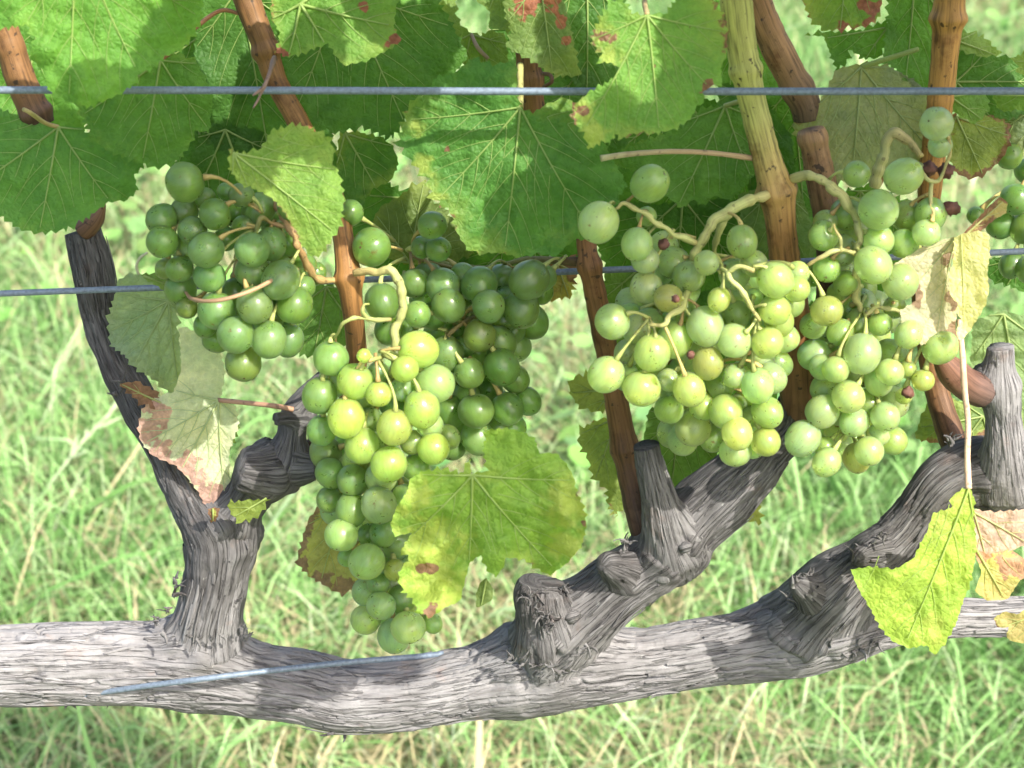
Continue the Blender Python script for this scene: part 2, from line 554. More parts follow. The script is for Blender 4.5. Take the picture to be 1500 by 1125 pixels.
def ground_material():
    m, nt, nodes, links = new_mat('meadow_ground')
    geo = nodes.new('ShaderNodeNewGeometry').outputs['Position']
    n1 = noise_n(nodes, links, geo, 2.2, 5, 0.6)
    n2 = noise_n(nodes, links, geo, 38, 5, 0.65)
    f = mathn(nodes, links, 'ADD', mathn(nodes, links, 'MULTIPLY', n1, 0.4), mathn(nodes, links, 'MULTIPLY', n2, 0.6))
    col = ramp(nodes, links, f, [(0.34, (0.045, 0.075, 0.02)), (0.50, (0.10, 0.15, 0.045)), (0.62, (0.22, 0.19, 0.10))])
    b = nodes.new('ShaderNodeBsdfPrincipled')
    links.new(col, b.inputs['Base Color'])
    b.inputs['Roughness'].default_value = 0.9
    bp = nodes.new('ShaderNodeBump'); bp.inputs['Strength'].default_value = 0.8; bp.inputs['Distance'].default_value = 0.02
    links.new(n2, bp.inputs['Height']); links.new(bp.outputs[0], b.inputs['Normal'])
    o = nodes.new('ShaderNodeOutputMaterial')
    links.new(b.outputs[0], o.inputs[0])
    return m

M_BARK = bark_material('vine_bark')
M_ARM = M_BARK
M_CANE = cane_material('cane_bark')
M_STEM = cane_material('bunch_stem', 0.55, 0.5, contrast=0.55)
M_LEAF = leaf_material()
M_VEIN = vein_material()
M_GRAPE = grape_material()
M_SCAR = plain_material('grape_scar', (0.10, 0.06, 0.03), 0.8)
M_WIRE = plain_material('galvanised_wire', (0.15, 0.19, 0.24), 0.55, 0.45, 0.2, 0.3, 700)
M_GRASS = grass_material()
M_GROUND = ground_material()
M_DRIED = plain_material('dried_berry', (0.10, 0.045, 0.03), 0.7, 0.3, 0, 0.5, 350)

# ------------------------------------------------------------------ ground and grass
gn = 60
gx = np.concatenate([np.linspace(-150, -6, 12), np.linspace(-5, 5, 60), np.linspace(6, 150, 12)])
gy = np.concatenate([np.linspace(-40, -3, 8), np.linspace(-2, 8, 60), np.linspace(10, 260, 14)])
GX, GY = np.meshgrid(gx, gy)
def ground_z(x, y):
    return 0.018 * noise(x * 1.7, y * 1.7, 0, 3) + 0.008 * noise(x * 6, y * 6, 0, 4)
GZ = ground_z(GX, GY)
nv = len(gx)
fi = (np.arange(len(gy) - 1)[:, None] * nv + np.arange(nv - 1)[None, :]).ravel()
ground = link_mesh('ground', np.stack([GX.ravel(), GY.ravel(), GZ.ravel()], -1), np.stack([fi, fi + 1, fi + nv + 1, fi + nv], -1), M_GROUND)
tag(ground, kind='structure')

def grass_field(n, y0, y1, lo, hi, wlo, whi, seed, straw, lean, palette, name, label):
    g = np.random.default_rng(seed)
    d = np.sqrt(g.uniform((y0 + DH) ** 2, (y1 + DH) ** 2, n))
    d = (y0 + DH) + (d - (y0 + DH)) * g.uniform(0.55, 1.0, n) ** 0.5
    x = g.uniform(-1, 1, n) * (0.34 * d + 0.42)
    y = d - DH
    z = ground_z(x, y)
    tuft = noise(x * 5, y * 5, 0, 21)
    patch = noise(x * 2.1, y * 2.1, 0, 22)
    L = g.uniform(lo, hi, n) * (1 + 0.35 * tuft)
    W = g.uniform(wlo, whi, n)
    az = g.uniform(0, 2 * np.pi, n) + 1.2 * noise(x * 4, y * 4, 0, 23)
    ln = np.clip(g.normal(lean, 0.28, n), 0.05, 1.45)
    bend = g.uniform(0.2, 1.3, n)
    dirx, diry = np.cos(az), np.sin(az)
    fac = az + np.pi / 2 + g.normal(0, 0.5, n)
    sx, sy = np.cos(fac), np.sin(fac)
    t = np.array([0, 0.36, 0.7, 1.0])
    px_, py_, pz_ = x.copy(), y.copy(), z.copy()
    rows = []
    ang = ln.copy()
    prev = 0
    for k, tt in enumerate(t):
        if k:
            seg = (tt - prev) * L
            px_ = px_ + seg * np.sin(ang) * dirx
            py_ = py_ + seg * np.sin(ang) * diry
            pz_ = np.maximum(pz_ + seg * np.cos(ang), z + 0.004)
            ang = ang + bend * 0.42
            prev = tt
        wd = W * (0.75, 1.0, 0.72, 0.0)[k] * 0.5
        if k < 3:
            rows.append(np.stack([px_ - sx * wd, py_ - sy * wd, pz_], -1))
            rows.append(np.stack([px_ + sx * wd, py_ + sy * wd, pz_ + W * 0.12], -1))
        else:
            rows.append(np.stack([px_, py_, pz_], -1))
    V = np.stack(rows, 1)                                     # n x 7 x 3
    b = (np.arange(n) * 7)[:, None]
    tri = np.array([[0, 1, 3], [0, 3, 2], [2, 3, 5], [2, 5, 4], [4, 5, 6]])
    Fc = (b[:, :, None] + tri[None]).reshape(-1, 3)
    pal = np.array(palette)
    u = np.clip(g.normal(0.42, 0.24, n) + 0.16 * patch, 0, 0.999)
    idx = u * (len(pal) - 1)
    i0 = idx.astype(int); f = (idx - i0)[:, None]
    c = pal[i0] * (1 - f) + pal[np.minimum(i0 + 1, len(pal) - 1)] * f
    isst = g.uniform(0, 1, n) < straw * (1 + 1.2 * patch) * (1 + 0.8 * sstep(0.0, 0.6, x) * sstep(2.2, 0.8, y))
    c[isst] = np.array([0.50, 0.43, 0.25]) * g.uniform(0.6, 1.15, (isst.sum(), 1))
    c = c * g.uniform(0.72, 1.22, (n, 1))
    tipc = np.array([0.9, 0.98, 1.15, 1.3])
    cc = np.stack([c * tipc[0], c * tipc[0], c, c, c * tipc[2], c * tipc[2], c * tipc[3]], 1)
    me = bpy.data.meshes.new(name)
    me.vertices.add(n * 7); me.vertices.foreach_set('co', V.astype(np.float32).ravel())
    me.loops.add(Fc.size); me.loops.foreach_set('vertex_index', Fc.astype(np.int32).ravel())
    me.polygons.add(len(Fc)); me.polygons.foreach_set('loop_start', np.arange(0, Fc.size, 3, dtype=np.int32))
    me.polygons.foreach_set('use_smooth', np.ones(len(Fc), bool))
    at = me.attributes.new('tint', 'FLOAT_COLOR', 'POINT')
    at.data.foreach_set('color', np.concatenate([cc.reshape(-1, 3), np.ones((n * 7, 1))], 1).astype(np.float32).ravel())
    me.update(calc_edges=True)
    me.materials.append(M_GRASS)
    o = bpy.data.objects.new(name, me)
    COL.objects.link(o)
    return tag(o, label, 'grass', kind='stuff')

GREENS = [(0.10, 0.22, 0.05), (0.19, 0.375, 0.105), (0.305, 0.50, 0.185), (0.44, 0.59, 0.30), (0.61, 0.67, 0.45)]
grass_field(240000, 0.25, 4.8, 0.04, 0.12, 0.0012, 0.0027, 5, 0.20, 0.75, GREENS, 'grass', 'lush green grass sward behind and below the vine')
grass_field(16000, 0.25, 4.2, 0.06, 0.18, 0.0012, 0.0026, 6, 0.85, 1.1, GREENS, 'dry_grass', 'pale dry straw stems lying among the green grass')
grass_field(1600, 0.3, 4.0, 0.10, 0.22, 0.004, 0.008, 8, 0.08, 0.7, GREENS, 'broad_grass', 'long broad bright grass blades arching through the sward')

def grass_stalk(p0, p1, r, seed):
    g = np.random.default_rng(seed)
    t = np.linspace(0, 1, 14)[:, None]
    C = np.array(p0) * (1 - t) + np.array(p1) * t + np.c_[0.01 * np.sin(3 * t), 0 * t, 0.02 * np.sin(np.pi * t)]
    V, Fc = tube_geo(C, np.linspace(r, r * 0.5, 14), 6)
    n0 = len(V)
    for k in range(9):                                        # spikelets near the tip
        c = C[6 + k % 8]
        d_ = (C[-1] - C[0]) / np.linalg.norm(C[-1] - C[0]) + g.normal(0, 0.3, 3)
        q = np.linspace(0, 1, 5)[:, None]
        v2, f2 = tube_geo(c + q * d_ * 0.02, np.array([0.0006, 0.0018, 0.002, 0.0014, 0.0003]), 5)
        Fc = Fc + [[i + len(V) for i in f] for f in f2]
        V = np.vstack([V, v2])
    o = link_mesh('grass_stalk', V, Fc, M_GRASS, cols=np.tile([0.52, 0.62, 0.38], (len(V), 1)))
    return tag(o, 'single tall pale grass stalk leaning across the sward at the left', 'grass stalk')
grass_stalk((-0.55, 0.92, 0.015), (-0.43, 1.0, 0.145), 0.0022, 3)

# low broad weed leaves (clover, dock) in the sward
def weeds(n, seed):
    g = np.random.default_rng(seed)
    d = g.uniform(0.9, 4.6, n); x = g.uniform(-1, 1, n) * (0.34 * d + 0.4); y = d - DH
    keep = noise(x * 2.6, y * 2.6, 0, 31) > -0.1
    x, y = x[keep], y[keep]; n = len(x)
    z = ground_z(x, y) + g.uniform(0.02, 0.085, n)
    r = g.uniform(0.006, 0.016, n)
    az = g.uniform(0, 2 * np.pi, n); tl = g.uniform(-0.5, 0.5, (n, 2))
    th = np.linspace(0, 2 * np.pi, 8, endpoint=False)
    lx = np.cos(th) * 1.25; ly = np.sin(th) * 0.85
    X = x[:, None] + r[:, None] * (lx * np.cos(az)[:, None] - ly * np.sin(az)[:, None])
    Y = y[:, None] + r[:, None] * (lx * np.sin(az)[:, None] + ly * np.cos(az)[:, None])
    Z = z[:, None] + (X - x[:, None]) * tl[:, :1] + (Y - y[:, None]) * tl[:, 1:]
    V = np.stack([X, Y, Z], -1)
    V = np.concatenate([V, np.stack([x, y, z - r * 0.25], -1)[:, None]], 1)
    b = (np.arange(n) * 9)[:, None, None]
    tri = np.array([[8, k, (k + 1) % 8] for k in range(8)])[None]
    Fc = (b + tri).reshape(-1, 3)
    c = np.array([0.17, 0.33, 0.08]) * g.uniform(0.7, 1.4, (n, 1)) + g.uniform(0, 0.05, (n, 3))
    o = link_mesh('clover', V.reshape(-1, 3), Fc, M_GRASS, cols=np.repeat(c, 9, 0))
    tag(o, 'small round clover leaves scattered low in the grass', 'clover', kind='stuff')
weeds(6000, 41)

# ------------------------------------------------------------------ the vine
VINE_BASE = P(800, 1000, 0)
vine = empty('grapevine', VINE_BASE)
tag(vine, 'gnarled grapevine with grey cordon, brown canes and toothed green leaves along the wires', 'grapevine')

LIMBS = []
def bark_limb(name, pts, mat, seg, step, amp, lump, seed, strips=0, strip_mat=None, parent=None, fibre=14.0, lift=1.0, label=None, cap0=True, cap1=True, weather_shade=None):
    """rough fibrous wood: a swept tube whose skin is cut by long cracks, with loose bark strips on it"""
    q = catmull(pts, step)
    C = P(q[:, 0], q[:, 1], q[:, 3])
    sc = S(q[:, 0], q[:, 1], q[:, 3])
    al = np.r_[0, np.cumsum(np.hypot(np.diff(q[:, 0]), np.diff(q[:, 1])))]
    n = len(q)
    th = np.linspace(0, 2 * np.pi, seg, endpoint=False)
    r = q[:, 2][:, None]
    a = al[:, None] + np.zeros((1, seg))
    cx, cy = np.cos(th)[None, :] * r, np.sin(th)[None, :] * r
    wx = 7 * noise(cx / 45, cy / 45, a / 90, seed) + 3 * noise(cx / 18, cy / 18, a / 40, seed + 1)
    wy = 7 * noise(cx / 45, cy / 45, a / 90, seed + 2) + 3 * noise(cx / 18, cy / 18, a / 40, seed + 3)
    ux, uy = cx + wx, cy + wy
    n1 = noise(ux / fibre, uy / fibre, a / (fibre * 17), seed + 4)
    n2 = noise(ux / (fibre * 0.45), uy / (fibre * 0.45), a / (fibre * 12), seed + 5)
    n3 = noise(ux / (fibre * 0.22), uy / (fibre * 0.22), a / (fibre * 3.5), seed + 6)
    brk = noise(ux / (fibre * 1.4), uy / (fibre * 1.4), a / (fibre * 1.6), seed + 7)
    g1 = sstep(0.0, 0.12, np.abs(n1)) - 1
    g2 = sstep(0.0, 0.22, np.abs(n2)) - 1
    g3 = sstep(0.0, 0.10, np.abs(brk)) - 1
    lum = noise(cx / 50, cy / 50, a / 70, seed + 8) + 0.5 * noise(cx / 22, cy / 22, a / 32, seed + 9)
    disp = amp * (2.0 * g1 + 0.8 * g2 + 0.9 * g3 * sstep(0, 0.4, n2 + 0.2) + 0.5 * n1 + 0.2 * n3) + lump * lum
    rad = r + disp
    V, Fc = tube_geo(C, rad * sc[:, None], seg, cap0, cap1)
    uv = np.zeros((len(V), 2))
    uv[:n * seg, 0] = np.repeat(al / 100.0, seg)
    uv[:n * seg, 1] = np.tile(np.arange(seg) / seg, n)
    uv[n * seg:] = (al[-1] / 100.0, 0.3)
    wst = weather_shade or [(0, 0.85), (1, 0.85)]
    wl = np.interp(al / al[-1], [q_[0] for q_ in wst], [q_[1] for q_ in wst])
    wv_ = np.r_[np.repeat(wl, seg), np.full(len(V) - n * seg, wl[-1])]
    ob = link_mesh(name, V, Fc, mat, parent or vine, uv=uv, attrs={'weather_shade': wv_})
    if name != 'bark_knob':
        axis = np.vstack([np.repeat(C, seg, 0), np.repeat(C[-1:], len(V) - n * seg, 0)])
        LIMBS.append((ob, V, axis, C, q[:, 2] * sc))
    if label:
        ob['label'] = label
    # loose strips of bark, each a raised plate with lifted ends
    T, Nn, B = frames(C)
    g = np.random.default_rng(seed + 100)
    # smooth radius for the strips to lie on
    for _ in range(strips):
        ln = min(g.uniform(25, 130), al[-1] * 0.45); wd = g.uniform(2.4, 8.0)
        s0 = g.uniform(4, max(6, al[-1] - ln - 4))
        t0 = g.normal(0, 1.15)                                # mostly on the side that is seen
        nu, nw = 9, 5
        drift = g.normal(0, 0.10)
        lf = g.uniform(0.3, 3.2, 2) * lift * (g.uniform(0, 1, 2) < 0.55) + 0.25
        wav = g.uniform(0, 6)
        vv = []
        for iu in range(nu):
            u = iu / (nu - 1)
            s = s0 + u * ln
            k = int(np.clip(np.searchsorted(al, s), 0, n - 1))
            taper = 0.35 + 0.65 * math.sin(math.pi * min(1, max(0, 0.08 + u * 0.84))) ** 0.6
            up = 0.5 + lf[0] * max(0, 1 - u / 0.35) ** 2 + lf[1] * max(0, (u - 0.65) / 0.35) ** 2
            for iw in range(nw):
                wv = (iw / (nw - 1) - 0.5) * wd * taper + 1.2 * math.sin(u * 5 + wav)
                ang = t0 + drift * u + wv / q[k, 2]
                kk = int(round(ang / (2 * np.pi) * seg)) % seg
                rr = max(rad[k, kk], r[k, 0] + 0.2 * amp)
                edge = iu in (0, nu - 1) or iw in (0, nw - 1)
                rr = rr + up - (1.3 if edge else 0) + (0.5 if iw == 2 else 0)
                vv.append(C[k] + (s - al[k]) * sc[k] * T[k] + rr * sc[k] * (math.cos(ang) * Nn[k] + math.sin(ang) * B[k]))
        ff = [[i * nw + j, i * nw + j + 1, (i + 1) * nw + j + 1, (i + 1) * nw + j] for i in range(nu - 1) for j in range(nw - 1)]
        uvs = [[(s0 + (i // nw) / (nu - 1) * ln) / 100, t0 / 6.28 + 0.3 + (i % nw) * 0.004] for i in range(nu * nw)]
        link_mesh('bark_strip', vv, ff, strip_mat or mat, ob, uv=uvs, attrs={'weather_shade': np.full(len(vv), wl[min(n - 1, int(np.searchsorted(al, s0)))] + g.normal(0, 0.12))})
    return ob, (q, C, sc, T, Nn, B, al, rad)

# the horizontal cordon
cordon, CORD = bark_limb('cordon', [(-520, 982, 58, 0.004), (-380, 972, 60, 0), (-230, 980, 58, 0), (-90, 972, 60, 0), (0, 975, 60, 0), (110, 973, 61, 0), (210, 972, 62, 0), (290, 978, 62, 0), (360, 993, 54, 0), (440, 1006, 54, 0), (505, 1020, 54, 0),
    (600, 1016, 52, 0), (690, 1000, 54, 0), (770, 985, 61, 0), (850, 977, 58, 0), (950, 969, 51, 0), (1050, 953, 51, 0), (1150, 936, 54, 0), (1220, 916, 58, 0), (1280, 903, 52, 0.004),
    (1340, 905, 36, 0.008), (1420, 905, 27, 0.012), (1500, 902, 27, 0.014), (1600, 898, 27, 0.016), (1750, 905, 28, 0.016), (1900, 900, 27, 0.014)],
    M_BARK, 224, 2.3, 2.4, 3.0, 51, strips=215, lift=1.3, fibre=13.0, weather_shade=[(0.178, 0.0), (0.296, 0.1), (0.345, 0.45), (0.387, 0.1), (0.527, 0.25), (0.562, 0.55), (0.597, 0.2), (0.694, 0.3), (0.729, 0.6), (0.771, 0.2), (0.876, 0.1)])

# left arm with its fork
arm_l, _ = bark_limb('arm', [(300, 985, 46, 0.008), (299, 945, 50, 0.004), (302, 912, 50, 0.0), (309, 880, 46, -0.002), (320, 830, 44, -0.002), (322, 785, 49, 0), (298, 745, 43, 0.004), (270, 700, 36, 0.010), (238, 645, 32, 0.016), (205, 590, 29, 0.024),
    (172, 530, 27, 0.030), (150, 470, 26, 0.036), (143, 430, 30, 0.038), (135, 385, 31, 0.040), (122, 338, 27, 0.042)], M_ARM, 130, 2.4, 1.25, 4.2, 151, strips=46, fibre=11, lift=1.4, weather_shade=[(0, 0.2), (0.1, 0.35), (0.2, 0.8), (0.6, 1.0), (1, 1.0)],
    label='upright dark arm of the vine at the left, in leaf shade')
spur_l, _ = bark_limb('spur', [(325, 800, 34, 0.0), (350, 745, 34, -0.002), (385, 700, 34, -0.006), (418, 676, 30, -0.008), (428, 640, 20, -0.006), (432, 612, 22, -0.004), (450, 588, 23, -0.002), (480, 556, 19, 0.002), (520, 520, 14, 0.002)],
    M_ARM, 90, 2.4, 1.0, 2.6, 161, strips=12, fibre=10)
bark_limb('spur_stub', [(405, 682, 30, -0.008), (385, 688, 33, -0.012), (362, 688, 31, -0.016), (351, 686, 26, -0.017)], M_ARM, 70, 2.2, 1.6, 3.0, 171, strips=5, fibre=10)
bark_limb('spur_stub', [(412, 676, 24, -0.008), (440, 682, 25, -0.010), (462, 682, 22, -0.010)], M_ARM, 60, 2.2, 1.4, 3.0, 181, strips=4, fibre=10)
bark_limb('spur_stub', [(440, 612, 15, -0.006), (420, 612, 10, -0.012), (404, 614, 9, -0.015)], M_ARM, 40, 1.8, 1.4, 1.5, 187, fibre=7)

# middle arm
arm_m, _ = bark_limb('arm', [(750, 1000, 48, 0.010), (795, 955, 58, 0.000), (850, 905, 54, -0.008), (900, 862, 50, -0.010), (950, 825, 47, -0.010), (1000, 780, 47, -0.010), (1045, 735, 52, -0.010), (1090, 692, 46, -0.008), (1128, 655, 36, -0.006), (1160, 620, 32, -0.004), (1170, 590, 29, -0.004)],
    M_ARM, 140, 2.3, 1.4, 5.0, 251, strips=64, fibre=12, lift=1.5, weather_shade=[(0, 0.2), (0.15, 0.45), (0.4, 0.75), (1, 1.0)], label='slanting dark arm rising from the middle of the cordon')
bark_limb('spur_stub', [(812, 990, 30, 0.012), (806, 960, 42, 0.000), (800, 925, 42, -0.012), (796, 900, 39, -0.016), (792, 876, 37, -0.017), (792, 862, 33, -0.017), (793, 856, 26, -0.017)], M_ARM, 110, 2.0, 1.8, 6.0, 261, strips=20, fibre=11, lift=1.8, weather_shade=[(0, 0.2), (0.4, 0.6), (1, 0.9)],
    label='knobbly cut stub at the foot of the middle arm')
bark_limb('spur', [(994, 838, 18, -0.002), (986, 808, 36, -0.012), (975, 775, 34, -0.020), (966, 735, 27, -0.024), (957, 700, 23, -0.026), (950, 672, 21, -0.026), (946, 652, 20, -0.026)], M_ARM, 90, 2.0, 1.2, 2.2, 271, strips=14, fibre=9, weather_shade=[(0, 0.5), (0.4, 0.45), (1, 0.8)])
bark_limb('spur_stub', [(925, 842, 20, -0.012), (908, 832, 24, -0.020), (894, 826, 19, -0.025), (884, 824, 10, -0.028)], M_ARM, 70, 2.0, 1.2, 6.0, 277, strips=6, fibre=9, lift=2)
for (x, y, r, d) in ((1004, 801, 7, -0.028), (838, 903, 9, -0.023), (930, 868, 9, -0.021)):
    bark_limb('bark_knob', [(x - r, y + r * .5, r * 0.4, d + 0.006), (x - r * .5, y + r * .2, r * 0.9, d + 0.002), (x, y, r, d), (x + r * .6, y - r * .3, r * 0.8, d + 0.002), (x + r, y - r * .5, r * 0.3, d + 0.005)], M_BARK, 26, 1.4, 1.3, 3.2, 300 + int(x), fibre=5, weather_shade=[(0, 0.7), (0.5, 0.35), (1, 0.8)])

# right arm
arm_r, _ = bark_limb('arm', [(1125, 945, 42, 0.012), (1180, 905, 55, 0.000), (1225, 865, 56, -0.010), (1270, 825, 42, -0.010), (1315, 795, 40, -0.008), (1350, 755, 40, -0.006), (1385, 710, 44, -0.006), (1425, 690, 48, -0.006), (1470, 690, 48, -0.004), (1530, 668, 40, 0), (1600, 640, 38, 0)],
    M_ARM, 140, 2.3, 1.4, 5.0, 351, strips=60, fibre=12, lift=1.6, weather_shade=[(0, 0.3), (0.15, 0.7), (0.5, 0.95), (1, 0.8)], label='thick dark arm climbing to the right edge of the cordon')
bark_limb('spur', [(1478, 715, 40, -0.014), (1474, 670, 31, -0.018), (1470, 620, 26, -0.018), (1467, 565, 22, -0.018), (1466, 530, 20, -0.018), (1465, 508, 20, -0.018)], M_BARK, 80, 2.0, 1.1, 1.6, 361, strips=16, fibre=9, weather_shade=[(0, 0.6), (0.4, 0.35), (1, 0.2)],
    label='pale grey upright pruned spur at the right edge')
bark_limb('spur_stub', [(1462, 572, 24, -0.016), (1440, 562, 24, -0.016), (1424, 556, 21, -0.016)], M_ARM, 50, 2.0, 1.4, 2.2, 367, strips=4, fibre=8)
bark_limb('spur_stub', [(1200, 880, 22, -0.012), (1184, 868, 20, -0.020), (1172, 858, 14, -0.024), (1164, 852, 7, -0.026)], M_ARM, 60, 2.0, 1.2, 5.5, 371, strips=8, fibre=8, lift=2.4)
bark_limb('spur_stub', [(1290, 812, 22, -0.012), (1274, 812, 23, -0.020), (1260, 816, 16, -0.025), (1251, 822, 8, -0.027)], M_ARM, 60, 2.0, 1.2, 6.0, 377, strips=6, fibre=8, lift=2)

# where limbs meet, the wood swells into a smooth collar instead of a seam
def collar(k=0.0125):
    for i, (ob, V, axis, C, r) in enumerate(LIMBS):
        off = np.zeros(len(V))
        for j, (ob2, V2, a2, C2, r2) in enumerate(LIMBS):
            if i == j:
                continue
            lo = C2.min(0) - r2.max() - k; hi = C2.max(0) + r2.max() + k
            idx = np.nonzero(((V > lo) & (V < hi)).all(1))[0]
            if not len(idx):
                continue
            Cs, rs = C2[::3], r2[::3]
            for a in range(0, len(idx), 20000):
                ii = idx[a:a + 20000]
                D = np.sqrt(((V[ii][:, None, :] - Cs[None]) ** 2).sum(-1)) - rs[None]
                d = D.min(1)
                kk = min(k, 1.3 * float(min(r2.max(), r.max())))
                off[ii] = np.maximum(off[ii], kk / 3.2 * (np.clip(kk - d, 0, kk) / kk) ** 2)
        rad_dir = V - axis
        nrm = np.linalg.norm(rad_dir, axis=1)
        ok = nrm > 1e-6
        V3 = V.copy()
        wob = 1 + 0.6 * noise(V[:, 0] * 160, V[:, 1] * 160, V[:, 2] * 160, 9)
        V3[ok] += rad_dir[ok] / nrm[ok][:, None] * (off * wob)[ok][:, None]
        ob.data.vertices.foreach_set('co', (V3 - world_of(ob)).astype(np.float32).ravel())
        ob.data.update()
collar()

# ragged torn shreds of bark at the junctions
def shred(x, y, d, ang, ln, wd, curl, mat, parent, seed):
    g = np.random.default_rng(seed)
    nu = 8
    vv = []
    a = ang
    cx, cy, cd = x, y, d
    for i in range(nu):
        u = i / (nu - 1)
        w2 = wd * (1 - 0.75 * u) * (1 + 0.25 * g.normal()) / 2
        nx, ny = -math.sin(a), math.cos(a)
        for sgn in (-1, 0, 1):
            vv.append(P(cx + nx * w2 * sgn, cy + ny * w2 * sgn, cd - (0.0007 if sgn == 0 else 0)))
        for sgn in (1, -1):
            vv.append(P(cx + nx * w2 * sgn * .8, cy + ny * w2 * sgn * .8, cd + 0.0007))
        a += curl / nu
        cx += math.cos(a) * ln / nu; cy += math.sin(a) * ln / nu; cd -= 0.00012 * ln / nu * g.uniform(0, 2)
    ff = []
    for i in range(nu - 1):
        for j in range(5):
            j2 = (j + 1) % 5
            ff.append([i * 5 + j, i * 5 + j2, (i + 1) * 5 + j2, (i + 1) * 5 + j])
    uv = [[i // 5 * 0.05, (i % 5) * 0.01 + seed * 0.37] for i in range(len(vv))]
    return link_mesh('bark_shred', vv, ff, mat, parent, uv=uv, attrs={'weather_shade': np.full(len(vv), g.uniform(0.5, 1.0))})
gsh = np.random.default_rng(77)
def shred_row(xy, n, par, dlo, dhi, updown=-1, spread=1.1, mat=M_ARM):
    xy = np.array(xy, float)
    for i in range(n):
        t = gsh.uniform(0, len(xy) - 1.001); k = int(t); f = t - k
        x, y = xy[k] * (1 - f) + xy[k + 1] * f
        shred(x + gsh.normal(0, 2), y + gsh.normal(0, 3), gsh.uniform(dlo, dhi), updown * math.pi / 2 + gsh.normal(0, spread), gsh.uniform(9, 26), gsh.uniform(3, 7), gsh.normal(0, 1.3), mat, par, int(gsh.integers(1e6)))
shred_row([(225, 915), (250, 890), (258, 850)], 16, arm_l, -0.016, 0.0)
shred_row([(345, 880), (352, 910), (360, 940)], 14, arm_l, -0.016, 0.0, spread=1.4)
shred_row([(235, 925), (290, 932), (345, 930)], 9, arm_l, -0.022, -0.014, spread=1.6)
shred_row([(178, 560), (172, 580)], 6, arm_l, 0.0, 0.02)
shred_row([(355, 800), (372, 770)], 7, arm_l, -0.01, 0.004, spread=1.5)
shred_row([(765, 880), (800, 858), (830, 868)], 14, arm_m, -0.03, -0.01)
shred_row([(772, 880), (790, 905), (812, 900), (800, 930)], 22, arm_m, -0.034, -0.029, spread=1.8)
shred_row([(905, 800), (925, 795), (900, 830)], 14, arm_m, -0.026, -0.01)
shred_row([(740, 960), (770, 975), (830, 985), (860, 940)], 24, arm_m, -0.030, -0.02, spread=1.6)
shred_row([(1130, 690), (1145, 650), (1150, 610)], 12, arm_m, -0.02, -0.006, spread=1.5)
shred_row([(1150, 880), (1170, 850), (1195, 838)], 22, arm_r, -0.03, -0.01)
shred_row([(1245, 830), (1260, 800), (1300, 785)], 16, arm_r, -0.03, -0.01)
shred_row([(1390, 655), (1400, 640)], 12, arm_r, -0.02, -0.004, spread=0.5)
shred_row([(1190, 940), (1235, 955), (1290, 945)], 22, arm_r, -0.02, -0.01, updown=1, spread=1.6)
shred_row([(480, 1068), (520, 1072)], 6, cordon, -0.01, 0.0, updown=1, spread=1.6, mat=M_BARK)
shred_row([(100, 1030), (250, 1032)], 5, cordon, -0.01, 0.0, updown=1, spread=1.6, mat=M_BARK)

# canes (stations x, y, r, d)
BR1, BR2, BR3 = (0.185, 0.092, 0.034), (0.27, 0.135, 0.042), (0.105, 0.053, 0.028)
OR1 = (0.42, 0.22, 0.06)
YG = (0.40, 0.40, 0.11)
YB = (0.38, 0.25, 0.08)
def cane(pts, cols, nodes=(), seg=18, name='cane', label=None, seed=1):
    pts = [list(p) for p in pts]
    q = catmull(pts, 3.0)
    for (nx, ny, nr) in nodes:                                # swollen nodes
        dd = np.hypot(q[:, 0] - nx, q[:, 1] - ny)
        q[:, 2] += nr * np.exp(-(dd / 11.0) ** 2)
    o = px_tube(name, q[::2], M_CANE, vine, seg, 4.0, 0.035, seed, cols)
    if label:
        o['label'] = label
    return o
cane([(-60, -120, 22, 0.0), (-10, 10, 22, 0.0), (12, 60, 22, 0.0), (28, 110, 22, 0.0), (45, 150, 23, 0.0), (62, 186, 20, 0.0)], [(0, BR1), (0.8, BR1), (1, (0.06, 0.035, 0.025))], [(55, 165, 5)], seed=1)
cane([(310, -160, 20, 0.012), (362, 0, 20, 0.010), (385, 60, 18, 0.008), (405, 120, 17, 0.006), (435, 175, 16, 0.002), (470, 240, 16, 0.0), (492, 300, 16, -0.006), (503, 350, 16, -0.014), (510, 400, 18, -0.022), (516, 450, 16, -0.022), (522, 510, 15, -0.010), (520, 560, 15, 0.0), (500, 610, 16, 0.004), (460, 660, 18, 0.0)],
     [(0, BR3), (0.25, BR1), (0.5, BR2), (0.7, BR2), (0.8, BR1), (1, BR3)], [(390, 75, 5), (508, 408, 7)], label='long orange-brown cane carrying the two left-hand bunches', seed=2)
cane([(768, -150, 19, 0.014), (770, 20, 18, 0.014), (774, 90, 18, 0.014), (780, 150, 18, 0.014), (790, 250, 17, 0.018), (800, 340, 16, 0.020)], [(0, BR1), (1, BR1)], [(778, 118, 4)], seed=3)
cane([(1062, -160, 24, -0.026), (1078, 0, 24, -0.026), (1085, 60, 23, -0.026), (1098, 130, 21, -0.027), (1120, 220, 21, -0.028), (1138, 285, 25, -0.028), (1146, 350, 22, -0.026), (1156, 430, 25, -0.022), (1166, 510, 28, -0.014), (1170, 570, 28, -0.008), (1170, 605, 26, -0.005)],
     [(0, YG), (0.42, YG), (0.56, YB), (0.66, (0.30, 0.15, 0.05)), (0.85, (0.22, 0.10, 0.04)), (1, (0.14, 0.07, 0.04))], [(1085, 105, 7), (1137, 280, 7)], 22, label='stout yellow-green cane turning brown towards its base, bearing the middle bunch', seed=4)
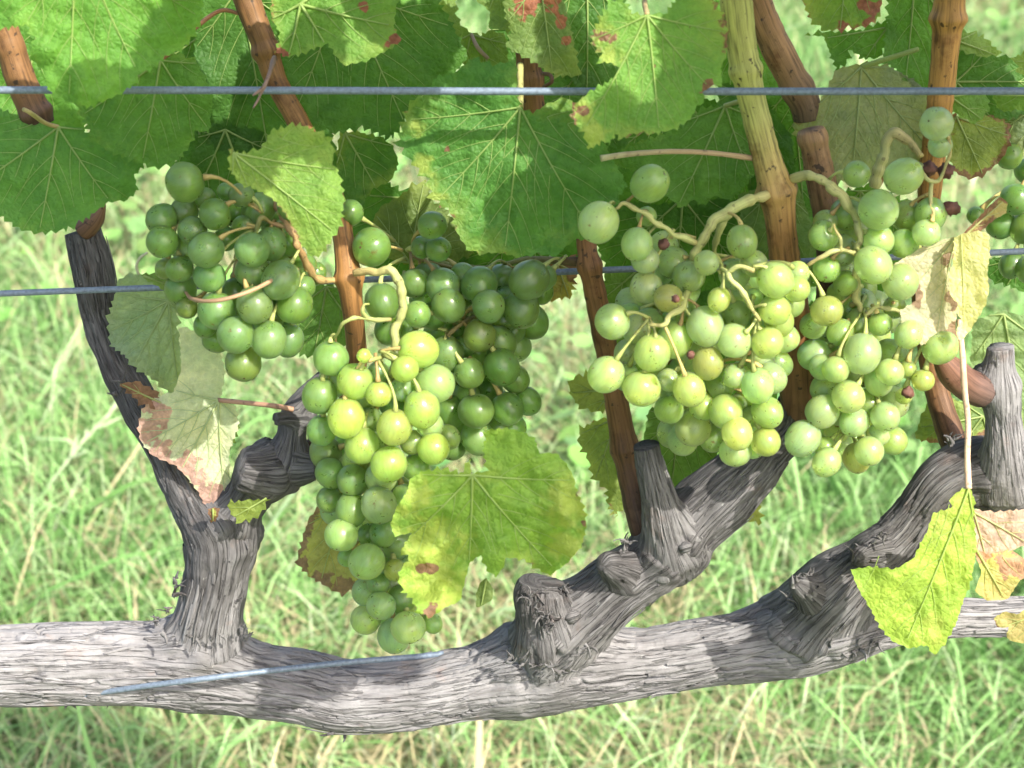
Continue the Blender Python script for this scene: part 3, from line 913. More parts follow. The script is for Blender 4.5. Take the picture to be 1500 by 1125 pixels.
cane([(1060, -150, 22, 0.02), (1108, 0, 22, 0.02), (1130, 55, 23, 0.02), (1158, 110, 23, 0.02), (1178, 150, 23, 0.02), (1182, 175, 20, 0.02)], [(0, BR1), (0.7, (0.30, 0.17, 0.07)), (1, (0.10, 0.07, 0.04))], [(1165, 130, 3)], seed=5)
cane([(1188, 190, 18, -0.004), (1196, 230, 21, -0.004), (1206, 280, 22, -0.004), (1214, 330, 21, -0.004), (1216, 420, 20, 0.0), (1205, 520, 20, 0.006), (1185, 600, 20, 0.004)], [(0, (0.34, 0.2, 0.09)), (0.4, BR3), (1, (0.1, 0.06, 0.04))], [(1192, 200, 4)], name='cane_stub', seed=6)
cane([(1402, -160, 23, 0.002), (1391, 0, 23, 0.002), (1384, 80, 20, 0.002), (1376, 160, 19, 0.004), (1368, 220, 18, 0.008), (1360, 300, 17, 0.012), (1352, 420, 17, 0.02), (1370, 560, 18, 0.02), (1400, 660, 20, 0.004)], [(0, OR1), (0.35, OR1), (0.6, BR2), (1, BR3)], [(1387, 28, 7), (1370, 250, 4)], label='straight orange-tan cane at the upper right', seed=7)
cane([(846, 280, 13, 0.004), (856, 335, 14, 0.0), (862, 380, 15, -0.004), (868, 410, 16, -0.004), (882, 480, 17, -0.002), (898, 560, 17, 0.0), (912, 640, 19, 0.0), (924, 700, 19, -0.004), (936, 752, 20, -0.010), (950, 800, 20, -0.008)], [(0, (0.26, 0.12, 0.045)), (0.6, BR1), (0.85, BR3), (1, (0.09, 0.06, 0.05))], [(862, 388, 5), (914, 655, 4)], label='slim red-brown cane rising from the pale spur on the middle arm', seed=8)
# dried brown shoot base on the right spur
cane([(1440, 575, 24, -0.020), (1415, 562, 24, -0.024), (1395, 545, 22, -0.028), (1380, 526, 14, -0.030), (1366, 508, 5, -0.030)], [(0, (0.10, 0.065, 0.055)), (0.5, (0.17, 0.085, 0.055)), (1, (0.18, 0.08, 0.04))], name='dried_shoot', label='smooth reddish brown dried shoot base beside the grey spur', seed=9)
# torn brown sliver on top of the left arm
cane([(122, 338, 17, 0.038), (140, 322, 13, 0.037), (149, 308, 6, 0.036), (153, 294, 2, 0.035)], [(0, BR3), (1, (0.22, 0.12, 0.07))], name='bark_sliver', seed=10)
# dry side twig on the second cane, hanging over the wire
px_tube('twig', [(402, 84, 4, -0.030), (396, 104, 3, -0.048), (388, 125, 2.6, -0.054), (377, 148, 2, -0.054), (371, 158, 1.2, -0.054)], M_STEM, vine, 7, 4, 0.3, 5, [(0, (0.16, 0.1, 0.07)), (1, (0.3, 0.2, 0.16))])
px_tube('twig', [(388, 125, 2.2, -0.054), (380, 133, 2.4, -0.055), (370, 140, 1.2, -0.055)], M_STEM, vine, 6, 4, 0.3, 6, [(0, (0.2, 0.13, 0.09)), (1, (0.3, 0.2, 0.16))])

# tendrils and long leaf stalks seen on their own
TN = (0.42, 0.27, 0.14)
px_tube('tendril', [(446, 391, 3.4, -0.03), (412, 404, 3.2, -0.05), (370, 425, 3.2, -0.062), (330, 438, 3.2, -0.064), (300, 441, 3, -0.06), (280, 437, 2.8, -0.05), (272, 428, 2.4, -0.04)], M_STEM, vine, 8, 4, 0.05, 1, [(0, TN), (1, (0.36, 0.22, 0.13))])
px_tube('tendril', [(620, 375, 4, 0.02), (660, 388, 4, 0.014), (720, 392, 4, 0.012), (770, 380, 4.5, 0.01), (820, 382, 6, 0.002), (858, 384, 8, -0.002)], M_STEM, vine, 8, 4, 0.12, 2, [(0, (0.22, 0.24, 0.08)), (0.6, (0.2, 0.2, 0.07)), (1, BR3)])
px_tube('tendril', [(880, 232, 5, -0.036), (920, 226, 4.4, -0.034), (980, 222, 4, -0.032), (1040, 224, 4, -0.030), (1105, 232, 4.6, -0.028)], M_STEM, vine, 8, 4, 0.05, 3, [(0, (0.45, 0.42, 0.22)), (0.5, (0.44, 0.32, 0.18)), (1, (0.4, 0.28, 0.14))])
px_tube('tendril', [(203, 402, 2.2, 0.02), (200, 390, 2.2, 0.02), (205, 378, 2.2, 0.02), (216, 370, 2.0, 0.02)], M_STEM, vine, 6, 3, 0, 4, [(0, (0.5, 0.5, 0.3)), (1, (0.5, 0.5, 0.35))])
px_tube('tendril', [(795, 108, 3, -0.004), (806, 110, 3, -0.010), (808, 120, 3, -0.012), (797, 127, 3, -0.008)], M_STEM, vine, 6, 3, 0, 7, [(0, BR3), (1, BR3)])

# ------------------------------------------------------------------ leaves
def poly_inside(pts, poly):
    x, y = pts[:, 0], pts[:, 1]
    ins = np.zeros(len(pts), bool)
    n = len(poly)
    for i in range(n):
        x1, y1 = poly[i]; x2, y2 = poly[(i + 1) % n]
        c = ((y1 > y) != (y2 > y)) & (x < (x2 - x1) * (y - y1) / (y2 - y1 + 1e-9) + x1)
        ins ^= c
    return ins

def ray_hit(o, ang, poly):
    dx, dy = math.cos(ang), math.sin(ang)
    best = None
    n = len(poly)
    for i in range(n):
        x1, y1 = poly[i] - o; x2, y2 = poly[(i + 1) % n] - o
        ex, ey = x2 - x1, y2 - y1
        den = dx * ey - dy * ex
        if abs(den) < 1e-9:
            continue
        t = (x1 * ey - y1 * ex) / den
        u = (x1 * dy - y1 * dx) / den
        if t > 4 and 0 <= u <= 1 and (best is None or t > best):
            best = t
    return best

def tooth_outline(poly, tooth, period, seed):
    """coarse outline -> fine one with saw teeth"""
    g = np.random.default_rng(seed)
    p = np.array(poly, float)
    area = 0.5 * np.sum(p[:, 0] * np.roll(p[:, 1], -1) - np.roll(p[:, 0], -1) * p[:, 1])
    if area < 0:
        p = p[::-1]
    seg = np.roll(p, -1, 0) - p
    L = np.hypot(seg[:, 0], seg[:, 1])
    cum = np.r_[0, np.cumsum(L)]
    tot = cum[-1]
    out = []
    pos = 0.0
    while pos < tot - 2:
        w = period * g.uniform(0.55, 1.4)
        h = tooth * g.uniform(0.2, 1.3) * (0.75 + 0.5 * float(noise(pos / 70.0, seed * 3.3, 0, 5)))
        for f, hh in ((0.0, -0.55), (0.35, 0.1), (0.70, 1.0), (0.80, 0.45)):
            t = pos + f * w
            if t >= tot - 1.5:
                break
            k = np.searchsorted(cum, t, 'right') - 1
            q = p[k] + seg[k] * (t - cum[k]) / L[k]
            # smoothed tangent
            k2 = np.searchsorted(cum, (t + 6) % tot, 'right') - 1
            q2 = p[k2 % len(p)] + seg[k2 % len(p)] * (((t + 6) % tot) - cum[k2]) / L[k2 % len(p)]
            tg = q2 - q
            tg /= np.hypot(*tg) + 1e-9
            nrm = np.array([tg[1], -tg[0]])
            out.append(q + nrm * h * hh)
        pos += w
    return np.array(out)

LEAF_SEED = [0]
def build_leaf(outline, attach, ang, depth, tilt=(0, -0.25), col=(0.07, 0.17, 0.02), dry=0.15, bulge=10, fold=0.05, wave=8, quilt=2.6, tooth=5.5, period=14, grid=5.0,
               stalk=None, label=None, mapf=None, name='leaf', parent=None, vein_r=2.0, veins5=True, stalk_col=(0.36, 0.34, 0.12), spread=(0.78, 1.65), spots=(), brown=(0.22, 0.11, 0.055)):
    LEAF_SEED[0] += 1
    sd = LEAF_SEED[0]
    mapf = mapf or P
    poly = tooth_outline(outline, tooth, period, sd)
    at = np.array(attach, float)
    ang = math.radians(ang)                                   # direction of the midrib, photo axes (x right, y down)
    lo, hi = poly.min(0) - 2, poly.max(0) + 2
    gx_, gy_ = np.meshgrid(np.arange(lo[0], hi[0], grid), np.arange(lo[1], hi[1], grid * 0.87))
    gx_ = gx_ + (np.arange(gx_.shape[0]) % 2)[:, None] * grid * 0.5
    g = np.random.default_rng(sd)
    pts = np.stack([gx_.ravel(), gy_.ravel()], -1) + g.uniform(-0.12, 0.12, (gx_.size, 2)) * grid
    pts = pts[poly_inside(pts, poly)]
    de = np.sqrt(((pts[:, None, :] - poly[None]) ** 2).sum(-1)).min(1) if len(pts) else np.zeros(0)
    pts = pts[de > grid * 0.55]
    allp = np.vstack([poly, pts])
    nb = len(poly)
    vo, _, fo, *_ = delaunay_2d_cdt([Vector(p) for p in allp], [(i, (i + 1) % nb) for i in range(nb)], [], 1, 1e-4)
    pv = np.array([tuple(v) for v in vo])
    # veins: five from the stalk, each with side veins
    lines = []
    dirs = [0, spread[0], -spread[0], spread[1], -spread[1]] if veins5 else [0]
    size = np.hypot(*(poly - at).T).max()
    for k, da in enumerate(dirs):
        t = ray_hit(at, ang + da, poly)
        if not t or t < 18:
            continue
        t *= 0.95
        cv = 0.10 * np.sign(da) if k else 0.04
        u = np.linspace(0, 1, 12)
        a2 = ang + da + cv * (u - 0.5)
        lx = at[0] + np.cumsum(np.r_[0, np.cos(a2[1:])]) * t / 11
        ly = at[1] + np.cumsum(np.r_[0, np.sin(a2[1:])]) * t / 11
        line = np.stack([lx, ly], -1)
        lines.append((line, vein_r * (1.0 if k == 0 else 0.9)))
        ns = int(t / 40)
        for i in range(1, ns + 1):
            u0 = (i + 0.2) / (ns + 1.2)
            b0 = line[int(u0 * 11)]
            for sg in (1, -1):
                sa = ang + da + sg * (0.80 - 0.15 * u0)
                tt = ray_hit(b0, sa, poly)
                if not tt:
                    continue
                tt = min(tt * 0.9, t * (0.55 - 0.3 * u0) + 14)
                v_ = np.linspace(0, 1, 6)
                a3 = sa - sg * 0.35 * v_
                l2 = b0 + np.stack([np.cumsum(np.r_[0, np.cos(a3[1:])]), np.cumsum(np.r_[0, np.sin(a3[1:])])], -1) * tt / 5
                lines.append((l2, vein_r * 0.36))
    def cut(l):
        ok = poly_inside(l, poly)
        ok[:2] = True
        k = np.argmin(ok) if not ok.all() else len(l)
        return l[:max(0, k)]
    lines = [(cut(l), r) for l, r in lines]
    lines = [(l, r) for l, r in lines if len(l) > 2]
    vp = np.vstack([np.vstack([l[:-1] * (1 - f) + l[1:] * f for f in (0, 0.33, 0.66)]) for l, r in lines]) if lines else at[None]
    cen = poly.mean(0)
    s0 = float(np.mean(S(cen[0], cen[1], depth))) if mapf is P else 0.0003
    ca, sa_ = math.cos(ang), math.sin(ang)

    def zpx(q):
        """relief in pixels, towards the viewer"""
        r = q - at
        along = r[:, 0] * ca + r[:, 1] * sa_
        across = -r[:, 0] * sa_ + r[:, 1] * ca
        rho = np.clip(np.hypot(along, across) / size, 0, 1.4)
        z = bulge * (1 - rho ** 2) - bulge * 0.7 * (across / size) ** 2
        z = z - fold * np.abs(across)
        z = z + wave * (noise(q[:, 0] / 60, q[:, 1] / 60, sd, 70) + 0.45 * noise(q[:, 0] / 24, q[:, 1] / 24, sd, 71)) * (0.35 + rho)
        dv = np.sqrt(((q[:, None, :] - vp[None]) ** 2).sum(-1)).min(1)
        z = z + quilt * (1 - np.exp(-(dv / 7.0) ** 2)) + quilt * 0.5 * noise(q[:, 0] / 9, q[:, 1] / 9, sd, 72)
        return z

    def place(q, lift=0.0):
        z = zpx(q) + lift
        d = depth + s0 * (tilt[0] * (q[:, 0] - cen[0]) + tilt[1] * (q[:, 1] - cen[1])) - z * s0
        return mapf(q[:, 0], q[:, 1], d)

    V = place(pv)
    edge = np.sqrt(((pv[:, None, :] - poly[None]) ** 2).sum(-1)).min(1)
    pn = 0.5 + 0.75 * noise(pv[:, 0] / 55, pv[:, 1] / 55, sd, 80)              # patches along the margin
    ef = np.exp(-edge / 16.0)
    yel = np.clip(dry * (1.25 * np.exp(-edge / 26.0) * np.clip(pn + 0.25, 0, 1.2) + 0.35 * noise(pv[:, 0] / 38, pv[:, 1] / 38, sd, 81)), 0, 1)
    brn = np.clip(dry * 0.95 * ef * np.clip(pn * 1.5 - 0.1, 0, 1.3), 0, 1)
    for (sx_, sy_, sr_, kd) in spots:
        dd = np.hypot((pv[:, 0] - sx_) * (1 + 0.35 * math.sin(sx_)), pv[:, 1] - sy_) / sr_ + 0.55 * noise(pv[:, 0] / 8, pv[:, 1] / 8, sd, 82)
        m_ = np.clip(1.35 - dd, 0, 1)
        if kd == 'y':
            yel = np.maximum(yel, m_)
        else:
            brn = np.maximum(brn, m_)
    Fc = [list(f) for f in fo]
    a, b, c = pv[Fc[0][0]], pv[Fc[0][1]], pv[Fc[0][2]]
    if (b[0] - a[0]) * (c[1] - a[1]) - (b[1] - a[1]) * (c[0] - a[0]) > 0:     # photo y runs down: make the face look at the viewer
        Fc = [f[::-1] for f in Fc]
    leaf = link_mesh(name, V, Fc, M_LEAF, parent or vine, uv=(pv - at) / 100.0, attrs={'yel': yel, 'brn': brn}, cols=np.tile(np.array(brown), (len(pv), 1)))
    leaf.color = (*col, dry)
    if label:
        leaf['label'] = label
    # veins, standing a little proud of the blade
    vv, ff = [], []
    for l, r in lines:
        C = place(l, 0.7 * r + quilt * 0.25)
        if len(C) < 3:
            continue
        sc = s0
        rr = np.linspace(r, r * 0.35, len(C)) * sc
        tv, tf = tube_geo(C, rr, 5, False, False)
        o = len(vv)
        vv += tv.tolist()
        ff += [[i + o for i in f] for f in tf]
    if vv:
        ve = link_mesh('leaf_veins', vv, ff, M_VEIN, leaf)
        ve.color = (*col, 1)
    if stalk:
        zz = float(place(at[None], 0)[0][1]) if mapf is P else 0
        d_at = depth + s0 * (tilt[0] * (at[0] - cen[0]) + tilt[1] * (at[1] - cen[1])) - float(zpx(at[None])[0]) * s0
        pts_ = [(at[0], at[1], stalk[0][2], d_at)] + [(x, y, r, d) for x, y, r, d in stalk[1:]]
        px_tube('petiole', pts_, M_STEM, leaf, 8, 4, 0.05, sd, [(0, stalk_col), (1, stalk_col)])
    return leaf

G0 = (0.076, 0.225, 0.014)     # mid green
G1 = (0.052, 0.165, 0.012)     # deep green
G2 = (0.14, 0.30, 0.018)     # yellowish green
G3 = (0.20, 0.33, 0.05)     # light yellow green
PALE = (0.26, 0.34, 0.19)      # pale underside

# --- deep leaves behind everything
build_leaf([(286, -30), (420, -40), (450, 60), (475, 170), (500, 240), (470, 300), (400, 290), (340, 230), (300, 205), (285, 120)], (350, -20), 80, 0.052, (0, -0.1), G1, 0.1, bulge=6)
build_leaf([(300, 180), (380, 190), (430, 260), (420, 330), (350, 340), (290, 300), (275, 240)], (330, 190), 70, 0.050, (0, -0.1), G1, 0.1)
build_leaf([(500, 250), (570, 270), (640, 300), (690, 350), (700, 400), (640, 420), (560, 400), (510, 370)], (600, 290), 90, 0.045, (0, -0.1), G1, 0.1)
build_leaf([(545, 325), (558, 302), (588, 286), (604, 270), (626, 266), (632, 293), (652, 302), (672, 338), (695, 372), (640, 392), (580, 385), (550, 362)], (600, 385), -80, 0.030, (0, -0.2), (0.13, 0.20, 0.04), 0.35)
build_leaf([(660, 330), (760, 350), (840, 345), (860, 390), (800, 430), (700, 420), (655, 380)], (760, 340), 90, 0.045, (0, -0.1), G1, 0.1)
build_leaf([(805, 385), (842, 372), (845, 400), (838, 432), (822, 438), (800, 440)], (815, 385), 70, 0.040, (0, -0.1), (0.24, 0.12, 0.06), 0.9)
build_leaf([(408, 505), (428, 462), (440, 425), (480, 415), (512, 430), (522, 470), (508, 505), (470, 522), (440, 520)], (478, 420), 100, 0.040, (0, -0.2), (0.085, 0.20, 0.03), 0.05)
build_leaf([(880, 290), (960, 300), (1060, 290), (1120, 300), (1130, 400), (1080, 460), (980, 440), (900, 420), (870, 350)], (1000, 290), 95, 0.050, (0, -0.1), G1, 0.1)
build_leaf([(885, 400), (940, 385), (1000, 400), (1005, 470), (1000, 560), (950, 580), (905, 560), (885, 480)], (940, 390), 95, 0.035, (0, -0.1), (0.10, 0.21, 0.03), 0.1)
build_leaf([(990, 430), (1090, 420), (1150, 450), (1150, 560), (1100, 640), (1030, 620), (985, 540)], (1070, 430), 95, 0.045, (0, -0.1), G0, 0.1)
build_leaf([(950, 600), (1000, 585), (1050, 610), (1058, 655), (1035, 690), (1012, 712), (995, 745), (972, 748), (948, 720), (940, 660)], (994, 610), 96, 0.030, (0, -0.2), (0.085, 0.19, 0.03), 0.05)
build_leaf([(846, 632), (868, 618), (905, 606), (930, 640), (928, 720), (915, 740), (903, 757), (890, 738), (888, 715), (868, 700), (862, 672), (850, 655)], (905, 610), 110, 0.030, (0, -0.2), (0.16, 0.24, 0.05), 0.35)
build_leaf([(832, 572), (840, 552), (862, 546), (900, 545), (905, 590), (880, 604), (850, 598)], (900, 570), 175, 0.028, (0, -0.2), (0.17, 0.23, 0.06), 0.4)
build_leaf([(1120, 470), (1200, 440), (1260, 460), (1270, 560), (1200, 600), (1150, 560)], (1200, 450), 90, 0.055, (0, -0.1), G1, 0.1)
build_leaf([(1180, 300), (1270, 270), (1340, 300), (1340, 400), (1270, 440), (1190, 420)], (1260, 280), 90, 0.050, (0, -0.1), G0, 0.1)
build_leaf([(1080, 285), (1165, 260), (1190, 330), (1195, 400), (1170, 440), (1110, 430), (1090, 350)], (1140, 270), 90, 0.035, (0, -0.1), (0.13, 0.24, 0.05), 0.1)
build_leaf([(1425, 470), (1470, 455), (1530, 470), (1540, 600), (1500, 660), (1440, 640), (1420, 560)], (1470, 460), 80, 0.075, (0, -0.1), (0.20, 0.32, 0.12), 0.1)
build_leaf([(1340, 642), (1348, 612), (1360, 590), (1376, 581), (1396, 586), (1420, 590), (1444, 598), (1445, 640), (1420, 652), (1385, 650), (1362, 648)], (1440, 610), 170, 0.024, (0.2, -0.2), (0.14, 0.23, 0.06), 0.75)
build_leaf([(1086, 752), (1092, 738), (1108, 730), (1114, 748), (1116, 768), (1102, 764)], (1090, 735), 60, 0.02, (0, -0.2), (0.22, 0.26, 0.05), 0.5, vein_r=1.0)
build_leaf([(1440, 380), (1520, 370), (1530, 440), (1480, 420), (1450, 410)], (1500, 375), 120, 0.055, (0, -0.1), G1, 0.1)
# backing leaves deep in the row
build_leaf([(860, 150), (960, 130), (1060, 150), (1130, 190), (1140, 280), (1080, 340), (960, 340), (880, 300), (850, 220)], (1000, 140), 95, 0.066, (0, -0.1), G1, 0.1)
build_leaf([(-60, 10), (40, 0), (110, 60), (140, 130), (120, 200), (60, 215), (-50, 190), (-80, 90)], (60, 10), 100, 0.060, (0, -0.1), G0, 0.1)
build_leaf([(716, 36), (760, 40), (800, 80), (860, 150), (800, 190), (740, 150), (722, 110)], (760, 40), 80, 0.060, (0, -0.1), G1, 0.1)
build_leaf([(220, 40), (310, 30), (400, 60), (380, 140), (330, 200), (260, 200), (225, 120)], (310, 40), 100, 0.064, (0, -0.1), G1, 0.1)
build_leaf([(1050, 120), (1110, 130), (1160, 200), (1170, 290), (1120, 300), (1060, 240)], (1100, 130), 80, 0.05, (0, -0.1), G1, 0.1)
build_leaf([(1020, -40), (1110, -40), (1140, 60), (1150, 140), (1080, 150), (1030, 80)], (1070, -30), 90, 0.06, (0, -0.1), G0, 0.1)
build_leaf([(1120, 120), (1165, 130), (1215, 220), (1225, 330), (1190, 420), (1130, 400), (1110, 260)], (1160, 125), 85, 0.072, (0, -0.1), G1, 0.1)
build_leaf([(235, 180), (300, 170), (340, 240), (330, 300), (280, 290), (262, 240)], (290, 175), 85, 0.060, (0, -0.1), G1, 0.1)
# --- upper row behind the top wire
build_leaf([(640, -40), (668, -6), (669, 20), (672, 34), (690, 48), (706, 52), (716, 44), (740, 50), (745, 95), (720, 120), (690, 110), (676, 88), (664, 62), (650, 40), (640, 10)], (690, 50), 60, 0.030, (0, -0.2), (0.12, 0.22, 0.03), 0.15, tooth=5,
           stalk=[(690, 50, 3), (700, 70, 3, 0.022), (715, 86, 3, 0.022)], stalk_col=(0.30, 0.22, 0.15))
build_leaf([(690, -60), (760, -50), (770, 0), (748, 45), (728, 42), (716, 40), (718, 18), (708, 8), (690, -4), (680, -14)], (740, -50), 110, 0.014, (0, -0.2), (0.12, 0.23, 0.04), 0.25)
build_leaf([(815, -40), (900, -40), (930, 40), (915, 130), (870, 150), (830, 110), (812, 40)], (860, -30), 90, 0.040, (0, -0.2), G1, 0.1)
build_leaf([(790, 95), (860, 100), (905, 140), (920, 215), (870, 240), (820, 200), (795, 150)], (850, 100), 80, 0.036, (0, -0.2), G1, 0.1)
build_leaf([(735, -30), (738, 10), (748, 44), (742, 70), (762, 80), (784, 92), (802, 106), (818, 113), (836, 110), (850, 112), (846, 88), (836, 40), (822, -10), (800, -40)], (790, -30), 82, 0.002, (0.1, -0.25), (0.13, 0.23, 0.04), 0.25, spots=[(770,5,22,'b'),(800,-5,24,'b'),(825,30,12,'b'),(830,60,8,'b')], brown=(0.32,0.10,0.04))
build_leaf([(412, 88), (428, 150), (450, 182), (482, 197), (530, 186), (572, 203), (594, 178), (624, 132), (662, 112), (686, 82), (664, 40), (642, 0), (600, -60), (500, -80), (420, -30)], (500, -20), 65, 0.016, (0, -0.25), G1, 0.05, bulge=14)
build_leaf([(498, 192), (528, 194), (556, 200), (576, 214), (584, 240), (572, 266), (546, 276), (532, 300), (512, 322), (495, 285), (493, 232)], (505, 195), 60, 0.012, (0, -0.2), G1, 0.45)
build_leaf([(762, 157), (758, 122), (755, 88), (722, 96), (692, 84), (668, 106), (640, 112), (624, 135), (600, 150), (594, 170), (586, 192), (584, 216), (602, 236), (626, 262), (632, 290), (660, 310), (670, 342), (686, 366), (706, 372), (732, 370), (760, 377), (786, 371), (815, 376),
            (830, 360), (842, 350), (872, 352), (896, 322), (906, 292), (918, 270), (902, 240), (888, 214), (872, 188), (850, 160), (828, 142), (800, 153), (780, 166)], (762, 157), 96, -0.026, (0.02, -0.10), (0.068, 0.225, 0.022), 0.35, bulge=16, wave=10, quilt=3.8,
           tooth=6.5, period=17, grid=5, stalk=[(762, 157, 5), (762, 130, 5, -0.012), (762, 95, 5, 0.0)], spots=[(612,185,14,'y'),(628,285,20,'y'),(622,245,16,'y'),(655,218,4,'b'),(648,278,4,'b')], label='largest leaf, broad and green, hanging in the centre below the top wire', spread=(0.62, 1.35))
build_leaf([(1064, 155), (1030, 158), (975, 195), (915, 214), (896, 240), (935, 252), (950, 274), (982, 292), (1000, 305), (1016, 292), (1032, 302), (1046, 286), (1070, 294), (1092, 272), (1114, 244), (1104, 200), (1092, 160)], (1062, 155), 115, -0.006, (0, -0.2), (0.08, 0.225, 0.015), 0.15,
           stalk=[(1062, 155, 3.5), (1078, 150, 3.5, -0.012), (1094, 146, 3.5, -0.02)], stalk_col=(0.34, 0.36, 0.12))
# --- upper right
build_leaf([(1175, 52), (1205, 47), (1260, 44), (1300, 30), (1320, 50), (1296, 62), (1290, 84), (1262, 86), (1246, 72), (1240, 92), (1226, 104), (1216, 78), (1206, 52)], (1300, 40), 170, 0.030, (0, -0.2), G0, 0.15)
build_leaf([(1296, -40), (1390, -40), (1400, 60), (1390, 140), (1340, 130), (1310, 100), (1294, 92), (1296, 60), (1300, 20)], (1340, -30), 95, 0.026, (0, -0.2), G0, 0.1)
build_leaf([(1225, 102), (1262, 92), (1300, 96), (1340, 118), (1362, 140), (1384, 180), (1374, 232), (1350, 262), (1300, 268), (1240, 262), (1216, 276), (1200, 242), (1166, 202), (1160, 186), (1190, 168), (1206, 140)], (1262, 98), 95, 0.016, (0, -0.15), (0.24, 0.28, 0.15), 0.45, bulge=8,
           label='pale olive leaf underside behind the upper right bunch', vein_r=2.2, stalk=[(1262, 98, 4), (1300, 86, 4, 0.014), (1345, 72, 4, 0.016)], stalk_col=(0.25, 0.33, 0.08))
build_leaf([(1172, -30), (1176, 2), (1186, 26), (1206, 46), (1240, 41), (1268, 39), (1288, 26), (1292, 0), (1280, -50), (1210, -60)], (1240, -60), 95, -0.004, (0, -0.3), G2, 0.6, spots=[(1280,10,16,'b'),(1270,34,11,'b'),(1235,38,10,'b')], brown=(0.28,0.09,0.05), label='green leaf with browned lower edge at the top right')
build_leaf([(1400, 46), (1420, 46), (1445, 56), (1452, 66), (1470, 78), (1440, 84), (1400, 72)], (1402, 60), 20, 0.02, (0, -0.2), G3, 0.1)
build_leaf([(1396, 62), (1420, 70), (1445, 80), (1480, 84), (1520, 90), (1540, 150), (1480, 175), (1420, 168), (1396, 150)], (1400, 120), 0, 0.022, (0, -0.2), G1, 0.1)
build_leaf([(1486, 84), (1500, 76), (1540, 70), (1550, 130), (1510, 120), (1490, 104)], (1550, 90), 180, 0.010, (0, -0.2), G3, 0.15)
build_leaf([(1386, 140), (1420, 132), (1446, 140), (1450, 158), (1440, 172), (1428, 182), (1416, 176), (1404, 168), (1390, 160)], (1392, 142), 35, 0.008, (0, -0.2), G2, 0.15)
build_leaf([(1452, 134), (1500, 130), (1540, 150), (1510, 165), (1490, 160), (1470, 164), (1460, 156)], (1530, 140), 180, 0.010, (0, -0.2), G2, 0.15)
build_leaf([(1388, 168), (1420, 175), (1450, 168), (1478, 180), (1480, 210), (1468, 232), (1458, 242), (1440, 258), (1418, 262), (1396, 250), (1386, 210)], (1400, 170), 65, 0.016, (0, -0.2), (0.13, 0.19, 0.035), 0.6)
build_leaf([(1440, 160), (1500, 155), (1540, 190), (1520, 250), (1480, 210), (1466, 200)], (1510, 160), 100, 0.026, (0, -0.2), (0.12, 0.17, 0.07), 0.3)
# --- upper left
build_leaf([(235, 86), (264, 78), (288, 90), (302, 115), (312, 150), (306, 195), (288, 190), (276, 216), (256, 240), (226, 246), (200, 236), (172, 226), (150, 216), (128, 190), (110, 150), (140, 110), (190, 88)], (235, 88), 100, -0.014, (0, -0.2), (0.08, 0.23, 0.016), 0.15, bulge=14,
           stalk=[(235, 88, 3.5), (255, 72, 3.2, -0.012), (285, 42, 3.2, 0.0), (322, 16, 3.2, 0.01), (352, 20, 3, 0.01)], stalk_col=(0.27, 0.13, 0.06))
build_leaf([(85, 186), (50, 178), (0, 160), (-70, 190), (-80, 280), (-30, 315), (0, 316), (30, 336), (60, 342), (96, 336), (130, 318), (156, 297), (188, 292), (202, 278), (196, 256), (212, 242), (190, 222), (140, 200), (110, 184)], (85, 186), 100, -0.006, (0, -0.2), (0.072, 0.23, 0.022), 0.15, bulge=14,
           stalk=[(85, 186, 3.5), (66, 180, 3.5, -0.010), (44, 165, 3.5, -0.022), (34, 160, 3, -0.022)], stalk_col=(0.40, 0.34, 0.13))
build_leaf([(-60, -70), (60, -110), (200, -110), (290, -60), (298, 0), (294, 34), (272, 68), (240, 84), (226, 100), (206, 106), (198, 122), (178, 136), (132, 157), (102, 150), (78, 140), (66, 122), (64, 104), (44, 84), (50, 55), (40, 36), (16, 40), (-20, 46), (-70, 30)], (110, -100), 92, -0.060, (0.05, -0.15), (0.105, 0.30, 0.016), 0.22,
           bulge=30, wave=13, quilt=3.6, fold=0.14, tooth=5, label='big glossy leaf hanging over the top wire at the upper left', spread=(0.45, 1.0))
build_leaf([(398, -10), (397, 25), (411, 50), (404, 74), (416, 83), (442, 79), (480, 63), (494, 85), (504, 96), (540, 88), (562, 76), (574, 70), (588, 60), (577, 40), (580, 10), (592, -20), (500, -70), (420, -50)], (440, 6), 58, -0.020, (0, -0.3), (0.125, 0.30, 0.022), 0.40, bulge=12, vein_r=3.0,
           spots=[(578,58,13,'b'),(412,78,9,'b'),(530,8,10,'b')], brown=(0.32,0.09,0.05), label='leaf with red-tipped corner at the top beside the long cane')
build_leaf([(835 - 500, 217), (350, 226), (386, 216), (396, 192), (430, 182), (452, 186), (482, 200), (491, 226), (480, 232), (496, 250), (504, 290), (500, 330), (486, 350), (472, 372), (456, 377), (440, 355), (430, 335), (416, 310), (400, 291), (376, 278), (352, 270), (336, 248)], (342, 224), 38, -0.072, (0.02, -0.15), (0.155, 0.31, 0.025), 0.40,
           bulge=12, spread=(0.5, 0.95), label='small olive green leaf with drooping tip in front of the left bunch')
